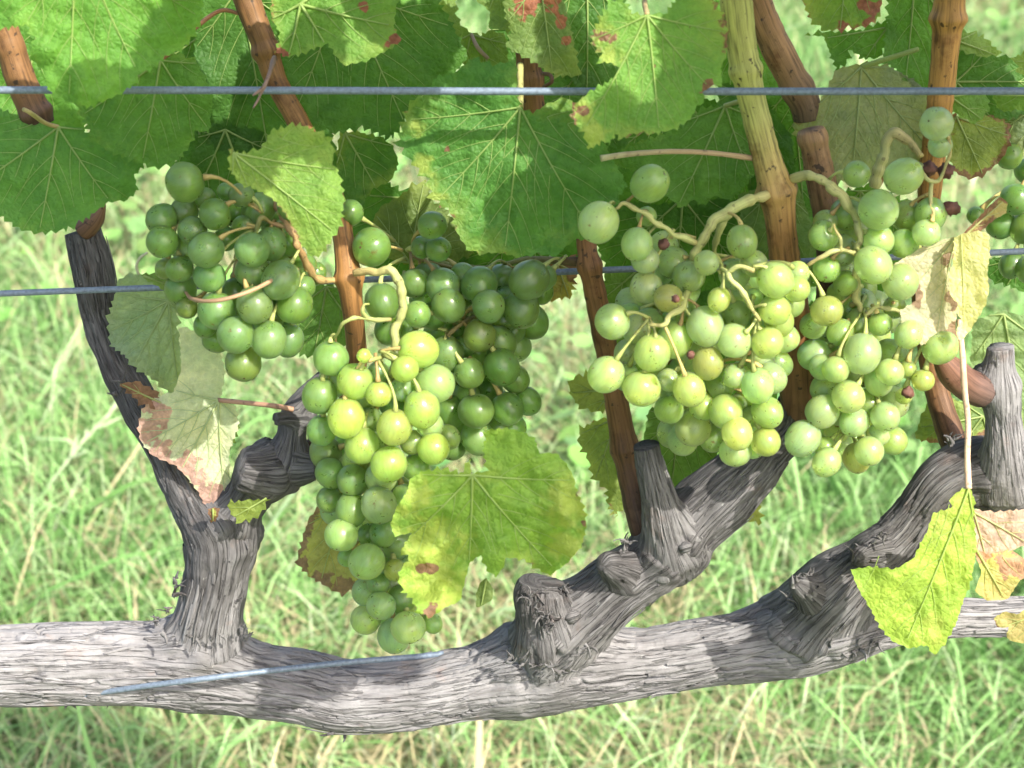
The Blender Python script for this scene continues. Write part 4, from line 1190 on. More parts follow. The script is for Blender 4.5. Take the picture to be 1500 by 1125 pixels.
build_leaf([(948, 22), (926, 20), (914, 2), (902, -4), (888, 10), (872, 40), (866, 62), (882, 80), (874, 92), (898, 92), (908, 102), (902, 112), (888, 122), (866, 132), (840, 155), (836, 170), (846, 186), (856, 196), (862, 219), (884, 206), (893, 212), (899, 196), (912, 204), (930, 195), (960, 196), (990, 188), (1012, 174), (1020, 156), (1032, 150), (1030, 134), (1046, 124), (1058, 128),
            (1056, 100), (1064, 76), (1066, 40), (1052, 10), (1034, -14), (994, -6), (976, 18)], (948, 22), 84, -0.064, (0.04, -0.20), (0.125, 0.31, 0.025), 0.50, bulge=16, wave=7, tooth=6, spread=(0.6, 1.25),
           stalk=[(948, 22, 4), (944, 0, 4, -0.05), (942, -60, 4, -0.02)], stalk_col=(0.40, 0.30, 0.14), spots=[(880,45,24,'y'),(892,85,20,'y'),(855,165,22,'y'),(870,200,24,'y'),(1040,128,14,'b'),(958,98,6,'b'),(855,163,8,'b'),(890,55,8,'b'),(872,12,6,'b')], label='green leaf with sunlit yellow left margin hanging over the top wire')
# --- left, mid height
build_leaf([(262, 478), (296, 488), (322, 512), (330, 545), (322, 585), (345, 595), (350, 622), (336, 660), (336, 698), (362, 706), (392, 730), (380, 737), (356, 735), (331, 724), (326, 736), (318, 753), (300, 740), (290, 720), (275, 700), (256, 681), (226, 669), (208, 650), (202, 630), (205, 610), (214, 590), (232, 580), (255, 574), (266, 540)],
           (320, 586), 118, 0.002, (0.05, -0.20), (0.50, 0.56, 0.36), 0.22, bulge=10, wave=8, quilt=2.5, tooth=2.5, spread=(0.55, 1.3), stalk=[(320, 586, 3.6), (360, 590, 3.6, -0.006), (405, 595, 3.8, -0.012), (430, 600, 4, -0.012)], stalk_col=(0.42, 0.24, 0.15),
           spots=[(212,625,24,'b'),(235,660,28,'b'),(225,600,18,'b'),(268,685,22,'b'),(300,725,22,'b'),(312,745,14,'b'),(370,725,16,'b'),(285,700,18,'b'),(195,565,22,'b')], brown=(0.46,0.27,0.21), label='pale leaf underside with withered pink-brown edge on the left arm')
build_leaf([(176, 562), (198, 558), (228, 572), (240, 592), (226, 600), (204, 588), (188, 576)], (236, 590), 205, 0.004, (0, -0.2), (0.26, 0.17, 0.05), 0.95, veins5=False)
build_leaf([(322, 588), (338, 590), (349, 618), (346, 640), (334, 664), (324, 640)], (326, 590), 85, 0.016, (0, -0.1), (0.06, 0.15, 0.03), 0.2, veins5=False)
build_leaf([(332, 738), (356, 733), (384, 732), (391, 730), (388, 746), (372, 760), (352, 766), (340, 754)], (390, 730), 150, -0.024, (0, -0.2), (0.20, 0.28, 0.03), 0.15, veins5=False)
build_leaf([(304, 745), (322, 744), (318, 760), (310, 766)], (312, 745), 90, -0.018, (0, -0.2), (0.22, 0.24, 0.04), 0.6, veins5=False, tooth=2)
build_leaf([(166, 440), (172, 412), (188, 400), (222, 404), (250, 414), (262, 440), (260, 480), (266, 520), (266, 556), (252, 580), (236, 566), (224, 554), (200, 542), (182, 520), (162, 506), (157, 470)], (247, 440), 118, 0.024, (0.05, -0.12), (0.22, 0.33, 0.20), 0.22, bulge=8, vein_r=2.2, spread=(0.6, 1.2),
           label='pale grey-green leaf underside hanging at the left arm behind the middle wire')
build_leaf([(206, 402), (228, 400), (246, 406), (262, 414), (256, 426), (248, 430), (232, 420), (214, 410)], (210, 404), 20, -0.004, (0, 0.3), (0.17, 0.28, 0.08), 0.1, veins5=False, tooth=2)
# --- centre foreground
build_leaf([(472, 735), (452, 760), (440, 800), (434, 826), (456, 846), (480, 860), (500, 871), (524, 862), (540, 830), (530, 790), (505, 755)], (500, 740), 105, -0.010, (0, -0.1), (0.26, 0.27, 0.08), 0.70, bulge=6, spots=[(440,825,14,'b'),(500,862,18,'b'),(470,852,14,'b')], brown=(0.20,0.13,0.08), label='olive yellow leaf with dark margin behind the long bunch')
build_leaf([(690, 695), (688, 672), (676, 694), (650, 686), (620, 690), (602, 700), (596, 720), (580, 745), (572, 768), (578, 786), (604, 780), (586, 808), (600, 816), (583, 840), (590, 866), (606, 880), (611, 896), (630, 906), (652, 890), (674, 880), (681, 850), (688, 824), (704, 812), (712, 832), (726, 846), (735, 834), (742, 816), (770, 820), (790, 836), (806, 843),
            (832, 824), (852, 800), (859, 770), (855, 740), (846, 726), (841, 700), (830, 680), (815, 664), (790, 664), (783, 642), (764, 632), (740, 627), (712, 631), (708, 660), (714, 690)], (692, 696), 92, -0.088, (0.04, -0.15), (0.19, 0.38, 0.02), 0.35, bulge=10, fold=-0.18, wave=24, quilt=4.5, tooth=3.5, grid=4.5,
           vein_r=2.2, spread=(0.75, 1.55), spots=[(627,832,9,'b'),(630,898,14,'b'),(595,750,12,'y'),(620,800,45,'y'),(640,860,40,'y'),(610,730,30,'y'),(830,740,40,'y'),(835,800,26,'y'),(855,765,6,'b')], brown=(0.24, 0.13, 0.07), label='crumpled yellow-green leaf with scorched spots in front of the long bunch')
build_leaf([(712, 846), (722, 862), (722, 878), (710, 886), (697, 890), (698, 868), (704, 852)], (712, 848), 100, -0.076, (0, -0.1), (0.16, 0.24, 0.06), 0.45, veins5=False, tooth=1.5)
# --- right
build_leaf([(1308, 388), (1350, 362), (1392, 348), (1402, 350), (1398, 372), (1390, 392), (1392, 420), (1394, 436), (1408, 444), (1400, 462), (1400, 482), (1408, 508), (1392, 490), (1372, 492), (1350, 506), (1322, 480), (1318, 455), (1340, 442), (1345, 418), (1330, 400)], (1400, 348), 130, -0.044, (0.10, -0.2), (0.54, 0.50, 0.31), 0.25, bulge=8, wave=7, tooth=2,
           spots=[(1340,430,18,'b'),(1392,380,14,'b'),(1396,440,14,'b'),(1405,480,14,'b')], brown=(0.30,0.19,0.11), label='withered beige half of a dying leaf by the right bunch', spread=(0.5, 0.9), vein_r=1.2)
build_leaf([(1398, 348), (1412, 342), (1432, 338), (1448, 342), (1450, 372), (1446, 400), (1449, 425), (1444, 446), (1430, 470), (1418, 488), (1406, 500), (1400, 484), (1410, 470), (1400, 455), (1404, 444), (1392, 432), (1390, 400), (1396, 388)], (1408, 344), 88, -0.054, (-0.5, -0.15), (0.78, 0.74, 0.30), 0.15, bulge=5, wave=6, tooth=1.6, vein_r=1.0, veins5=False,
           label='bright sunlit yellow half of the dying leaf by the right bunch')
build_leaf([(1404, 350), (1418, 334), (1436, 316), (1450, 300), (1466, 288), (1476, 296), (1474, 312), (1456, 322), (1440, 336), (1420, 352)], (1406, 352), -42, -0.046, (0.4, 0.2), (0.40, 0.25, 0.12), 0.7, bulge=8, wave=6, tooth=2, veins5=False, label='curled dry brown leaf tip above the yellow leaf')
build_leaf([(1420, 714), (1406, 718), (1392, 730), (1394, 744), (1366, 752), (1362, 770), (1352, 790), (1338, 818), (1312, 834), (1276, 830), (1246, 834), (1256, 860), (1274, 890), (1290, 920), (1308, 940), (1334, 950), (1356, 944), (1369, 960), (1386, 940), (1400, 915), (1411, 880), (1423, 850), (1431, 800), (1426, 760), (1428, 728)], (1419, 716), 112, -0.066, (0.03, -0.18), (0.30, 0.48, 0.02), 0.15,
           bulge=14, fold=0.05, wave=7, quilt=3.6, tooth=2.5, vein_r=2.0, spread=(0.55, 1.0), stalk=[(1419, 716, 5), (1417, 670, 4.6, -0.058), (1418, 620, 4.4, -0.054), (1413, 570, 4.6, -0.052), (1410, 520, 4.5, -0.048), (1405, 470, 4, -0.036)], stalk_col=(0.62, 0.42, 0.28), spots=[(1400,735,24,'y'),(1375,770,20,'y'),(1425,800,14,'y'),(1370,920,20,'y')], label='bright yellow-green quilted leaf on a pink stalk at the lower right')
build_leaf([(1424, 746), (1458, 750), (1500, 746), (1560, 760), (1550, 800), (1495, 800), (1470, 812), (1446, 820), (1428, 806)], (1426, 750), 30, -0.050, (0.1, -0.4), (0.42, 0.28, 0.18), 0.7, bulge=8, wave=8, tooth=2, spots=[(1460,775,60,'b'),(1500,770,60,'b')], brown=(0.50,0.33,0.24), label='pinkish brown withered leaf at the right edge')
build_leaf([(1424, 800), (1446, 812), (1480, 804), (1502, 820), (1512, 840), (1494, 850), (1476, 878), (1446, 880), (1428, 866), (1438, 838)], (1430, 805), 60, -0.056, (0.1, -0.2), (0.50, 0.42, 0.12), 0.75, bulge=9, wave=10, tooth=2, spots=[(1480,830,20,'b'),(1440,815,14,'b'),(1505,840,16,'b')], brown=(0.44,0.23,0.12), label='yellow and brown dying leaf below the pinkish one')
build_leaf([(1455, 906), (1470, 896), (1492, 900), (1510, 885), (1530, 900), (1530, 940), (1490, 942), (1474, 934), (1478, 918), (1462, 920)], (1520, 900), 160, -0.044, (0, -0.2), (0.40, 0.34, 0.12), 0.8, bulge=5, wave=6, tooth=2)

# ------------------------------------------------------------------ unseen canopy of the same vine, its leaves placed to shade chosen spots
CANON = [(0, 0), (-14, -30), (-40, -52), (-78, -50), (-104, -20), (-112, 18), (-96, 44), (-118, 70), (-116, 108), (-84, 126), (-58, 122), (-48, 150), (-24, 182), (0, 205), (24, 182), (48, 150), (58, 122), (84, 126), (116, 108), (118, 70), (96, 44), (112, 18), (104, -20), (78, -50), (40, -52), (14, -30)]
def flat_map(x, y, d):
    return np.stack([np.asarray(x, float) * 0.0003, np.asarray(d, float), -np.asarray(y, float) * 0.0003], -1)
protos = []
for k in range(3):
    jit = np.array(CANON, float) * (1 + 0.06 * rng.normal(size=(len(CANON), 1)))
    pr = build_leaf([tuple(p) for p in jit], (0, 0), 90, 0.0, (0, -0.1), G0, 0.2, bulge=20, wave=12, fold=0.1, tooth=6, period=17, grid=9, mapf=flat_map, quilt=2)
    protos.append(pr)
proto_used = [0, 0, 0]
def shade_leaf(kind, loc, size, yaw, pitch, roll, col):
    """a canopy leaf: its tip hangs down (local -Z), its face looks to -Y"""
    src = protos[kind]
    o = src.copy()
    COL.objects.link(o)
    o.parent = vine
    o.location = Vector(loc) - vine.location
    o.rotation_euler = (pitch, roll, yaw)
    o.scale = (size,) * 3
    o.color = (*col, rng.uniform(0.05, 0.4))
    for ch in src.children:
        c = ch.copy()
        COL.objects.link(c)
        c.parent = o
        c.color = (*col, 1)
    return o
CAN = []
def shade_spot(px, py, d, t, **kw):
    """where a canopy leaf hangs that shades the vine at (px, py): t metres up towards the sun"""
    return P(px, py, d) + np.array(SUN) * t
def shade_over(rects, step, lit=(), seed=3):
    g = np.random.default_rng(seed)
    k = 0
    for (x0, y0, x1, y1, d) in rects:
        nx = max(1, round((x1 - x0) / step)); ny = max(1, round((y1 - y0) / step))
        for i in range(nx):
            for j in range(ny):
                px = x0 + (i + 0.5 + g.uniform(-0.3, 0.3)) * (x1 - x0) / nx
                py = y0 + (j + 0.5 + g.uniform(-0.3, 0.3)) * (y1 - y0) / ny
                q = P(px, py, d)
                t = 0.03
                while True:                                   # climb towards the sun until clear of the picture
                    w_ = q + np.array(SUN) * t
                    dep = (w_[1] + DH) * CT - (w_[2] - H) * ST
                    up = (w_[1] + DH) * ST + (w_[2] - H) * CT
                    if 562.5 - up / dep * F < -150:
                        break
                    t += 0.01
                w_ = q + np.array(SUN) * (t + g.uniform(0, 0.05))
                if any(np.linalg.norm(np.cross(w_ - P(a, b, dd), np.array(SUN))) < r for a, b, dd, r in lit):
                    continue
                shade_leaf(k % 3, w_, g.uniform(0.85, 1.15), math.atan2(SUN.x, -SUN.y) * 0.6 + g.normal(0, 0.35), -0.75 + g.normal(0, 0.25), g.normal(0, 0.5), [G0, G1, G2][k % 3])
                k += 1
shade_over([(-60, -30, 1560, 430, -0.02), (200, 430, 470, 560, -0.03), (660, 430, 820, 640, 0.0), (710, 640, 850, 760, -0.09), (250, 750, 370, 890, 0.0)], 130.0,
            lit=[(70, 60, -0.06, 0.040), (440, 55, -0.02, 0.034), (862, 60, -0.06, 0.034), (850, 185, -0.06, 0.032), (592, 250, -0.025, 0.030), (1430, 420, -0.05, 0.042), (1130, 450, -0.06, 0.038), (1010, 560, -0.07, 0.036), (1250, 580, -0.06, 0.036), (270, 640, 0.0, 0.042)])
for pr in protos:
    for ch in list(pr.children):
        bpy.data.objects.remove(ch)
    bpy.data.objects.remove(pr)

# ------------------------------------------------------------------ grapes
def grape_mesh(name, squash, seed):
    nu, nr = 28, 18
    vv = []
    for i in range(1, nr):
        ph = math.pi * i / nr
        for j in range(nu):
            th = 2 * math.pi * j / nu
            vv.append((math.sin(ph) * math.cos(th), math.sin(ph) * math.sin(th), math.cos(ph)))
    v = np.array(vv + [(0, 0, 1), (0, 0, -1)])
    top = len(v) - 2
    r = 1 + 0.035 * noise(v[:, 0] * 1.6, v[:, 1] * 1.6, v[:, 2] * 1.6 + seed * 9, seed)
    v = v * r[:, None]
    v[:, 2] *= squash
    axis = np.hypot(v[:, 0], v[:, 1])
    v[:, 2] -= np.where(v[:, 2] > 0, 0.09 * np.exp(-(axis / 0.16) ** 2), 0)        # dimple under the stalk
    v[:, 2] += np.where(v[:, 2] < 0, 0.025 * np.exp(-(axis / 0.10) ** 2), 0)
    ff = []
    for i in range(nr - 2):
        for j in range(nu):
            a = i * nu + j; b = i * nu + (j + 1) % nu
            ff.append([a, a + nu, b + nu, b])
    for j in range(nu):
        ff.append([top, j, (j + 1) % nu])
        o = (nr - 2) * nu
        ff.append([top + 1, o + (j + 1) % nu, o + j])
    # little stylar scar: a tiny raised brown dot at the blossom end
    ns = 8
    base = len(v)
    zb = v[top + 1, 2]
    add = [(0.065 * math.cos(2 * math.pi * k / ns), 0.065 * math.sin(2 * math.pi * k / ns), zb - 0.004) for k in range(ns)] + [(0, 0, zb - 0.03)]
    v = np.vstack([v, add])
    scar = [[base + ns, base + (k + 1) % ns, base + k] for k in range(ns)]
    me = bpy.data.meshes.new(name)
    me.from_pydata(v.tolist(), [], ff + scar)
    me.materials.append(M_GRAPE); me.materials.append(M_SCAR)
    me.polygons.foreach_set('use_smooth', [True] * len(me.polygons))
    mi = [0] * len(ff) + [1] * len(scar)
    me.polygons.foreach_set('material_index', mi)
    me.update()
    return me
GRAPES = [grape_mesh('grape', sq, k) for k, sq in enumerate((1.0, 1.06, 0.95, 1.11))]

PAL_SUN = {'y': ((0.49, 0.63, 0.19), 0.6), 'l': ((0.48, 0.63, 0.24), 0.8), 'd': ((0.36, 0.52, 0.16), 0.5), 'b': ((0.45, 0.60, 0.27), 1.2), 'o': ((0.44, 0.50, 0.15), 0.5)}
PAL_SHADE = {'y': ((0.30, 0.42, 0.08), 0.4), 'l': ((0.25, 0.41, 0.11), 0.6), 'd': ((0.18, 0.32, 0.075), 0.5), 'b': ((0.21, 0.36, 0.11), 0.9), 'o': ((0.22, 0.31, 0.07), 0.4)}  # darker berry colours for the shaded bunches: shade put into the colour
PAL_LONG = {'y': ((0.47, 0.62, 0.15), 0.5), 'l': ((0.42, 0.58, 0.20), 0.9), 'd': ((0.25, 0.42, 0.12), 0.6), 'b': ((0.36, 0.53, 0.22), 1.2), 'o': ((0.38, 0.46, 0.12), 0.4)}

def bunch(name_label, grapes, d0, rachis, fill=0, fillbox=None, stem_cols=None, pal=PAL_SUN, seed=1):
    """grapes: (x, y, r, layer, kind); rachis: list of stem polylines (x, y, r, d)"""
    g = np.random.default_rng(seed)
    xs = np.array([q[0] for q in grapes], float); ys = np.array([q[1] for q in grapes], float)
    bx, by = xs.mean(), ys.min()
    root = empty('grape_bunch', P(rachis[0][0][0], rachis[0][0][1], rachis[0][0][3]))
    tag(root, name_label, 'grape bunch', 'bunches of green grapes on the vine')
    gl = [(float(x), float(y), float(r) * 1.0, float(l), k) for x, y, r, l, k in grapes]
    for _ in range(fill):
        x0, y0, x1, y1 = fillbox[int(g.integers(len(fillbox)))]
        best = None
        for _t in range(30):
            cx, cy = g.uniform(x0, x1), g.uniform(y0, y1)
            dm = min(math.hypot(cx - q[0], cy - q[1]) - q[2] for q in gl)
            if best is None or dm > best[0]:
                best = (dm, cx, cy)
        gl.append((best[1], best[2], g.uniform(20, 25), g.uniform(1.8, 2.6), 'dlb'[int(g.integers(3))]))
    order = sorted(range(len(gl)), key=lambda i: gl[i][3] + i * 1e-4)
    dep = {}
    for i in order:
        x, y, r, l, k = gl[i]
        d = d0 + l * 0.0075
        for j in dep:
            X, Y, R2 = gl[j][:3]
            rr = (r + R2) * 0.89
            q = rr * rr - (x - X) ** 2 - (y - Y) ** 2
            if q > 0:
                d = max(d, dep[j] + math.sqrt(q) * float(S(x, y, dep[j])) * (0.98 if k != 'f' else 0.5))
        dep[i] = d
    # stems
    rp = []
    for n, line in enumerate(rachis):
        line = [(x_, y_, r_ * 0.68, d_) for x_, y_, r_, d_ in line]
        st = px_tube('stalk' if n == 0 else 'side_stem', line, M_STEM, root, 10, 3, 0.30, seed * 10 + n, stem_cols or [(0, (0.42, 0.42, 0.16)), (0.6, (0.36, 0.40, 0.13)), (1, (0.30, 0.32, 0.10))], jit=3.2)
        q = catmull(line, 8.0)
        rp.append(np.c_[q[:, 0], q[:, 1], q[:, 3]])
    rp = np.vstack(rp)
    rw = P(rp[:, 0], rp[:, 1], rp[:, 2])
    for i in order:
        x, y, r, l, k = gl[i]
        c = P(x, y, dep[i])
        rad = r * float(S(x, y, dep[i]))
        cost = np.linalg.norm(rw - c, axis=1) + np.maximum(0, c[2] - rw[:, 2]) * 0.6 - 0.3 * np.minimum(rw[:, 2] - c[2], 0.03)
        tgt = rw[int(np.argmin(cost))]
        ax = c - tgt
        nrm = np.linalg.norm(ax)
        ax = ax / (nrm + 1e-9)
        ax = ax + np.array([g.normal(0, 0.22), g.normal(0, 0.22) - 0.10, -0.45 + g.normal(0, 0.2)])
        ax /= np.linalg.norm(ax)
        o = bpy.data.objects.new('grape', GRAPES[int(g.integers(4))])
        COL.objects.link(o)
        o.parent = root
        o.location = Vector(c) - root.location
        rot = Vector(-ax).to_track_quat('Z', 'Y').to_matrix().to_3x3() @ Matrix.Rotation(g.uniform(0, 6.28), 3, 'Z')
        o.rotation_euler = rot.to_euler()
        o.scale = (rad, rad, rad)
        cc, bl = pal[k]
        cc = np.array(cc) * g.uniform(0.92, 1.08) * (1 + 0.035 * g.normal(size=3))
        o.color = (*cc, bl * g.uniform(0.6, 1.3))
        # its own little stalk
        p0 = c - ax * rad * 0.93
        tgt = tgt + np.array([0, 0.004, 0])
        if np.linalg.norm(tgt - p0) > 0.020:
            tgt = p0 + (tgt - p0) / np.linalg.norm(tgt - p0) * 0.020
        mid = p0 - ax * np.linalg.norm(tgt - p0) * 0.42
        t = np.linspace(0, 1, 7)[:, None]
        Cc = (1 - t) ** 2 * p0 + 2 * t * (1 - t) * mid + t ** 2 * tgt
        s = float(S(x, y, dep[i]))
        pr = np.array([5.2, 3.6, 2.5, 2.2, 2.2, 2.5, 3.2]) * s
        V, Fc = tube_geo(Cc, pr, 6)
        inv = rot.transposed()
        Vl = (np.array(inv) @ (V - c).T).T / rad
        me = bpy.data.meshes.new('pedicel')
        me.from_pydata(Vl.tolist(), [], Fc)
        me.polygons.foreach_set('use_smooth', [True] * len(me.polygons))
        at = me.attributes.new('tint', 'FLOAT_COLOR', 'POINT')
        pc = np.array([0.36, 0.40, 0.12]) * g.uniform(0.7, 1.15) + (np.array([0.08, -0.05, 0]) if g.uniform() < 0.3 else 0)
        at.data.foreach_set('color', np.tile(np.r_[pc, 1.0], len(Vl)).astype(np.float32))
        me.materials.append(M_STEM)
        me.update()
        po = bpy.data.objects.new('pedicel', me)
        COL.objects.link(po)
        po.parent = o
    return root

bunch('dark green shaded bunch hanging highest at the left, in front of the middle wire', [
    (271, 267, 30, 0.5, 'd'), (237, 321, 23, 1.2, 'd'), (238, 354, 24, 0.8, 'd'), (315, 314, 24, 0.6, 'd'), (302, 366, 26, 0.2, 'b'), (354, 286, 18, 1.6, 'b'), (282, 338, 22, 1.0, 'b'), (307, 405, 24, 0.7, 'b'), (263, 394, 21, 1.2, 'd'), (242, 394, 15, 2.2, 'o'),
    (369, 366, 26, 0.0, 'b'), (371, 397, 27, 0.6, 'b'), (411, 410, 28, 0.3, 'b'), (397, 357, 23, 1.3, 'b'), (357, 333, 18, 2.0, 'd'), (423, 357, 18, 2.0, 'd'), (274, 451, 16, 1.6, 'o'), (317, 455, 28, 0.2, 'b'), (373, 447, 27, 0.0, 'b'), (402, 461, 18, 1.4, 'd'), (431, 447, 27, 0.9, 'd'),
    (442, 420, 20, 1.5, 'd'), (345, 490, 28, 0.0, 'b'), (394, 497, 26, 0.2, 'b'), (301, 477, 18, 1.5, 'd'), (356, 532, 27, 0.9, 'o'), (446, 389, 19, 1.8, 'd'), (332, 281, 14, 2.2, 'd'), (460, 401, 18, 2.2, 'd'), (330, 350, 18, 2.4, 'd'), (300, 290, 16, 2.2, 'd'), (420, 470, 20, 2.2, 'd'), (415, 380, 20, 2.4, 'd')],
    -0.052, [[(495, 411, 8, -0.024), (470, 408, 8, -0.030), (452, 393, 8, -0.036), (440, 365, 8, -0.042), (425, 335, 8, -0.042), (410, 310, 8, -0.036), (392, 288, 8, -0.026), (372, 300, 7, -0.022), (355, 340, 7, -0.020), (345, 400, 6, -0.018), (345, 450, 5, -0.018), (350, 500, 4, -0.018)],
             [(425, 335, 5, -0.042), (400, 330, 5, -0.040), (382, 318, 5, -0.044), (376, 340, 4, -0.044)], [(372, 300, 6, -0.022), (330, 300, 5, -0.022), (290, 300, 4, -0.024), (262, 310, 4, -0.022)]],
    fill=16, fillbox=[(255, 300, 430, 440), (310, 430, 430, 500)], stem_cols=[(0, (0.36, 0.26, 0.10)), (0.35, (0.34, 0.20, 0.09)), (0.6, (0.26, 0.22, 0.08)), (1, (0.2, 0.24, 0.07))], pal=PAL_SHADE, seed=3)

bunch('shaded bunch half hidden behind the central leaf and the long bunch', [
    (544, 362, 29, 0.0, 'd'), (513, 312, 20, 1.8, 'd'), (633, 330, 21, 1.0, 'd'), (607, 415, 23, 1.4, 'd'), (649, 419, 26, 1.0, 'b'), (657, 448, 25, 0.4, 'd'), (611, 460, 20, 0.0, 'l'), (702, 418, 27, 0.9, 'd'), (716, 449, 25, 0.3, 'b'), (775, 410, 29, 0.2, 'd'), (796, 407, 19, 1.2, 'd'), (793, 428, 18, 1.3, 'd'),
    (764, 452, 27, 0.7, 'd'), (735, 467, 20, 1.4, 'd'), (702, 492, 25, 0.3, 'o'), (732, 501, 24, 1.0, 'd'), (560, 443, 26, 0.9, 'd'), (654, 519, 26, 1.0, 'b'), (688, 547, 23, 0.3, 'l'), (735, 538, 27, 0.4, 'd'), (755, 555, 21, 1.2, 'd'), (773, 588, 20, 1.0, 'd'), (697, 602, 27, 0.2, 'd'), (743, 599, 24, 0.8, 'd'),
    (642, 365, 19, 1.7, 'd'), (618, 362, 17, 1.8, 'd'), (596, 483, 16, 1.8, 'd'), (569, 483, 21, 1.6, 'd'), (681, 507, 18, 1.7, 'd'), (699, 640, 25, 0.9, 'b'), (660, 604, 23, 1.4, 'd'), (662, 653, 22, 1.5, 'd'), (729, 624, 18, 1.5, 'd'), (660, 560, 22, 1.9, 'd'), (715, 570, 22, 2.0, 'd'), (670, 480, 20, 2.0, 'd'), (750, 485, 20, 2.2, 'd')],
    -0.022, [[(858, 384, 6, 0.0), (800, 382, 5, 0.006), (740, 392, 5, 0.010), (690, 400, 5, 0.014), (680, 440, 5, 0.016), (690, 500, 5, 0.018), (700, 560, 4, 0.018), (700, 620, 3, 0.016)], [(690, 400, 4, 0.014), (640, 385, 4, 0.010), (600, 375, 3, 0.004)], [(680, 440, 4, 0.016), (740, 430, 3, 0.012)],
             [(655, 492, 4, -0.016), (672, 478, 5, -0.014), (690, 466, 5, -0.008), (705, 452, 4, 0.0)]],
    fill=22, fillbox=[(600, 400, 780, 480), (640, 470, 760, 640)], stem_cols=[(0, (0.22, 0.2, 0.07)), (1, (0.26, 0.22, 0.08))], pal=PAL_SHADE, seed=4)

bunch('longest bunch, sunlit yellow at its top, hanging left of the crumpled leaf', [
    (485, 525, 27, 1.2, 'd'), (468, 580, 26, 1.0, 'd'), (471, 631, 22, 1.0, 'd'), (477, 663, 25, 1.3, 'd'), (520, 559, 27, 0.2, 'y'), (555, 577, 20, 0.0, 'y'), (554, 543, 15, 1.3, 'b'), (613, 512, 28, 0.4, 'y'), (593, 540, 21, 0.1, 'y'), (638, 562, 29, 0.3, 'l'), (618, 599, 27, 0.0, 'y'), (507, 612, 28, 0.0, 'y'),
    (577, 626, 26, -0.3, 'y'), (530, 653, 26, 0.2, 'y'), (570, 680, 27, -0.2, 'y'), (605, 648, 19, 0.5, 'l'), (635, 657, 24, 0.4, 'y'), (630, 623, 20, 1.0, 'l'), (522, 676, 22, 0.9, 'o'), (589, 571, 19, 1.3, 'b'), (558, 700, 24, 0.6, 'b'), (517, 704, 24, 0.8, 'd'), (485, 693, 24, 1.2, 'd'), (483, 732, 20, 1.3, 'd'),
    (515, 747, 24, 1.0, 'd'), (555, 740, 27, 0.1, 'b'), (500, 784, 25, 0.3, 'l'), (540, 784, 17, 1.1, 'd'), (562, 779, 21, 1.0, 'd'), (537, 823, 27, 0.0, 'l'), (580, 796, 25, 1.1, 'd'), (579, 835, 17, 0.6, 'o'), (588, 877, 22, 0.7, 'd'), (554, 855, 17, 1.1, 'd'), (558, 887, 22, 0.4, 'b'), (598, 919, 26, 0.0, 'l'),
    (577, 932, 25, 0.9, 'b'), (633, 913, 15, 1.0, 'd'), (609, 685, 21, 1.1, 'd'), (592, 727, 19, 1.2, 'd'), (508, 817, 14, 1.5, 'd'), (656, 640, 18, 1.5, 'd'), (533, 521, 11, -0.2, 'y'), (540, 615, 20, 1.6, 'd'), (560, 655, 20, 1.7, 'd'), (600, 600, 22, 1.7, 'd')],
    -0.060, [[(520, 400, 9, -0.030), (545, 398, 10, -0.034), (572, 393, 11, -0.036), (586, 412, 10, -0.036), (592, 440, 10, -0.036), (582, 475, 9, -0.036), (577, 510, 9, -0.038), (572, 560, 7, -0.036), (562, 640, 6, -0.034), (552, 720, 5, -0.034), (558, 800, 4, -0.036), (575, 880, 3, -0.036)],
             [(572, 468, 6, -0.040), (548, 470, 5, -0.050), (520, 467, 5, -0.056), (500, 474, 4, -0.056), (492, 488, 3.5, -0.052), (488, 498, 3, -0.048)], [(540, 468, 4, -0.052), (530, 455, 4, -0.056), (534, 445, 3.5, -0.056), (542, 444, 3, -0.054)], [(575, 515, 6, -0.040), (555, 523, 5, -0.056), (536, 530, 4, -0.062)]],
    fill=24, fillbox=[(480, 550, 650, 690), (490, 680, 610, 790), (530, 780, 610, 910)], stem_cols=[(0, (0.40, 0.30, 0.12)), (0.12, (0.36, 0.38, 0.14)), (0.6, (0.34, 0.38, 0.12)), (1, (0.3, 0.34, 0.1))], pal=PAL_LONG, seed=5)

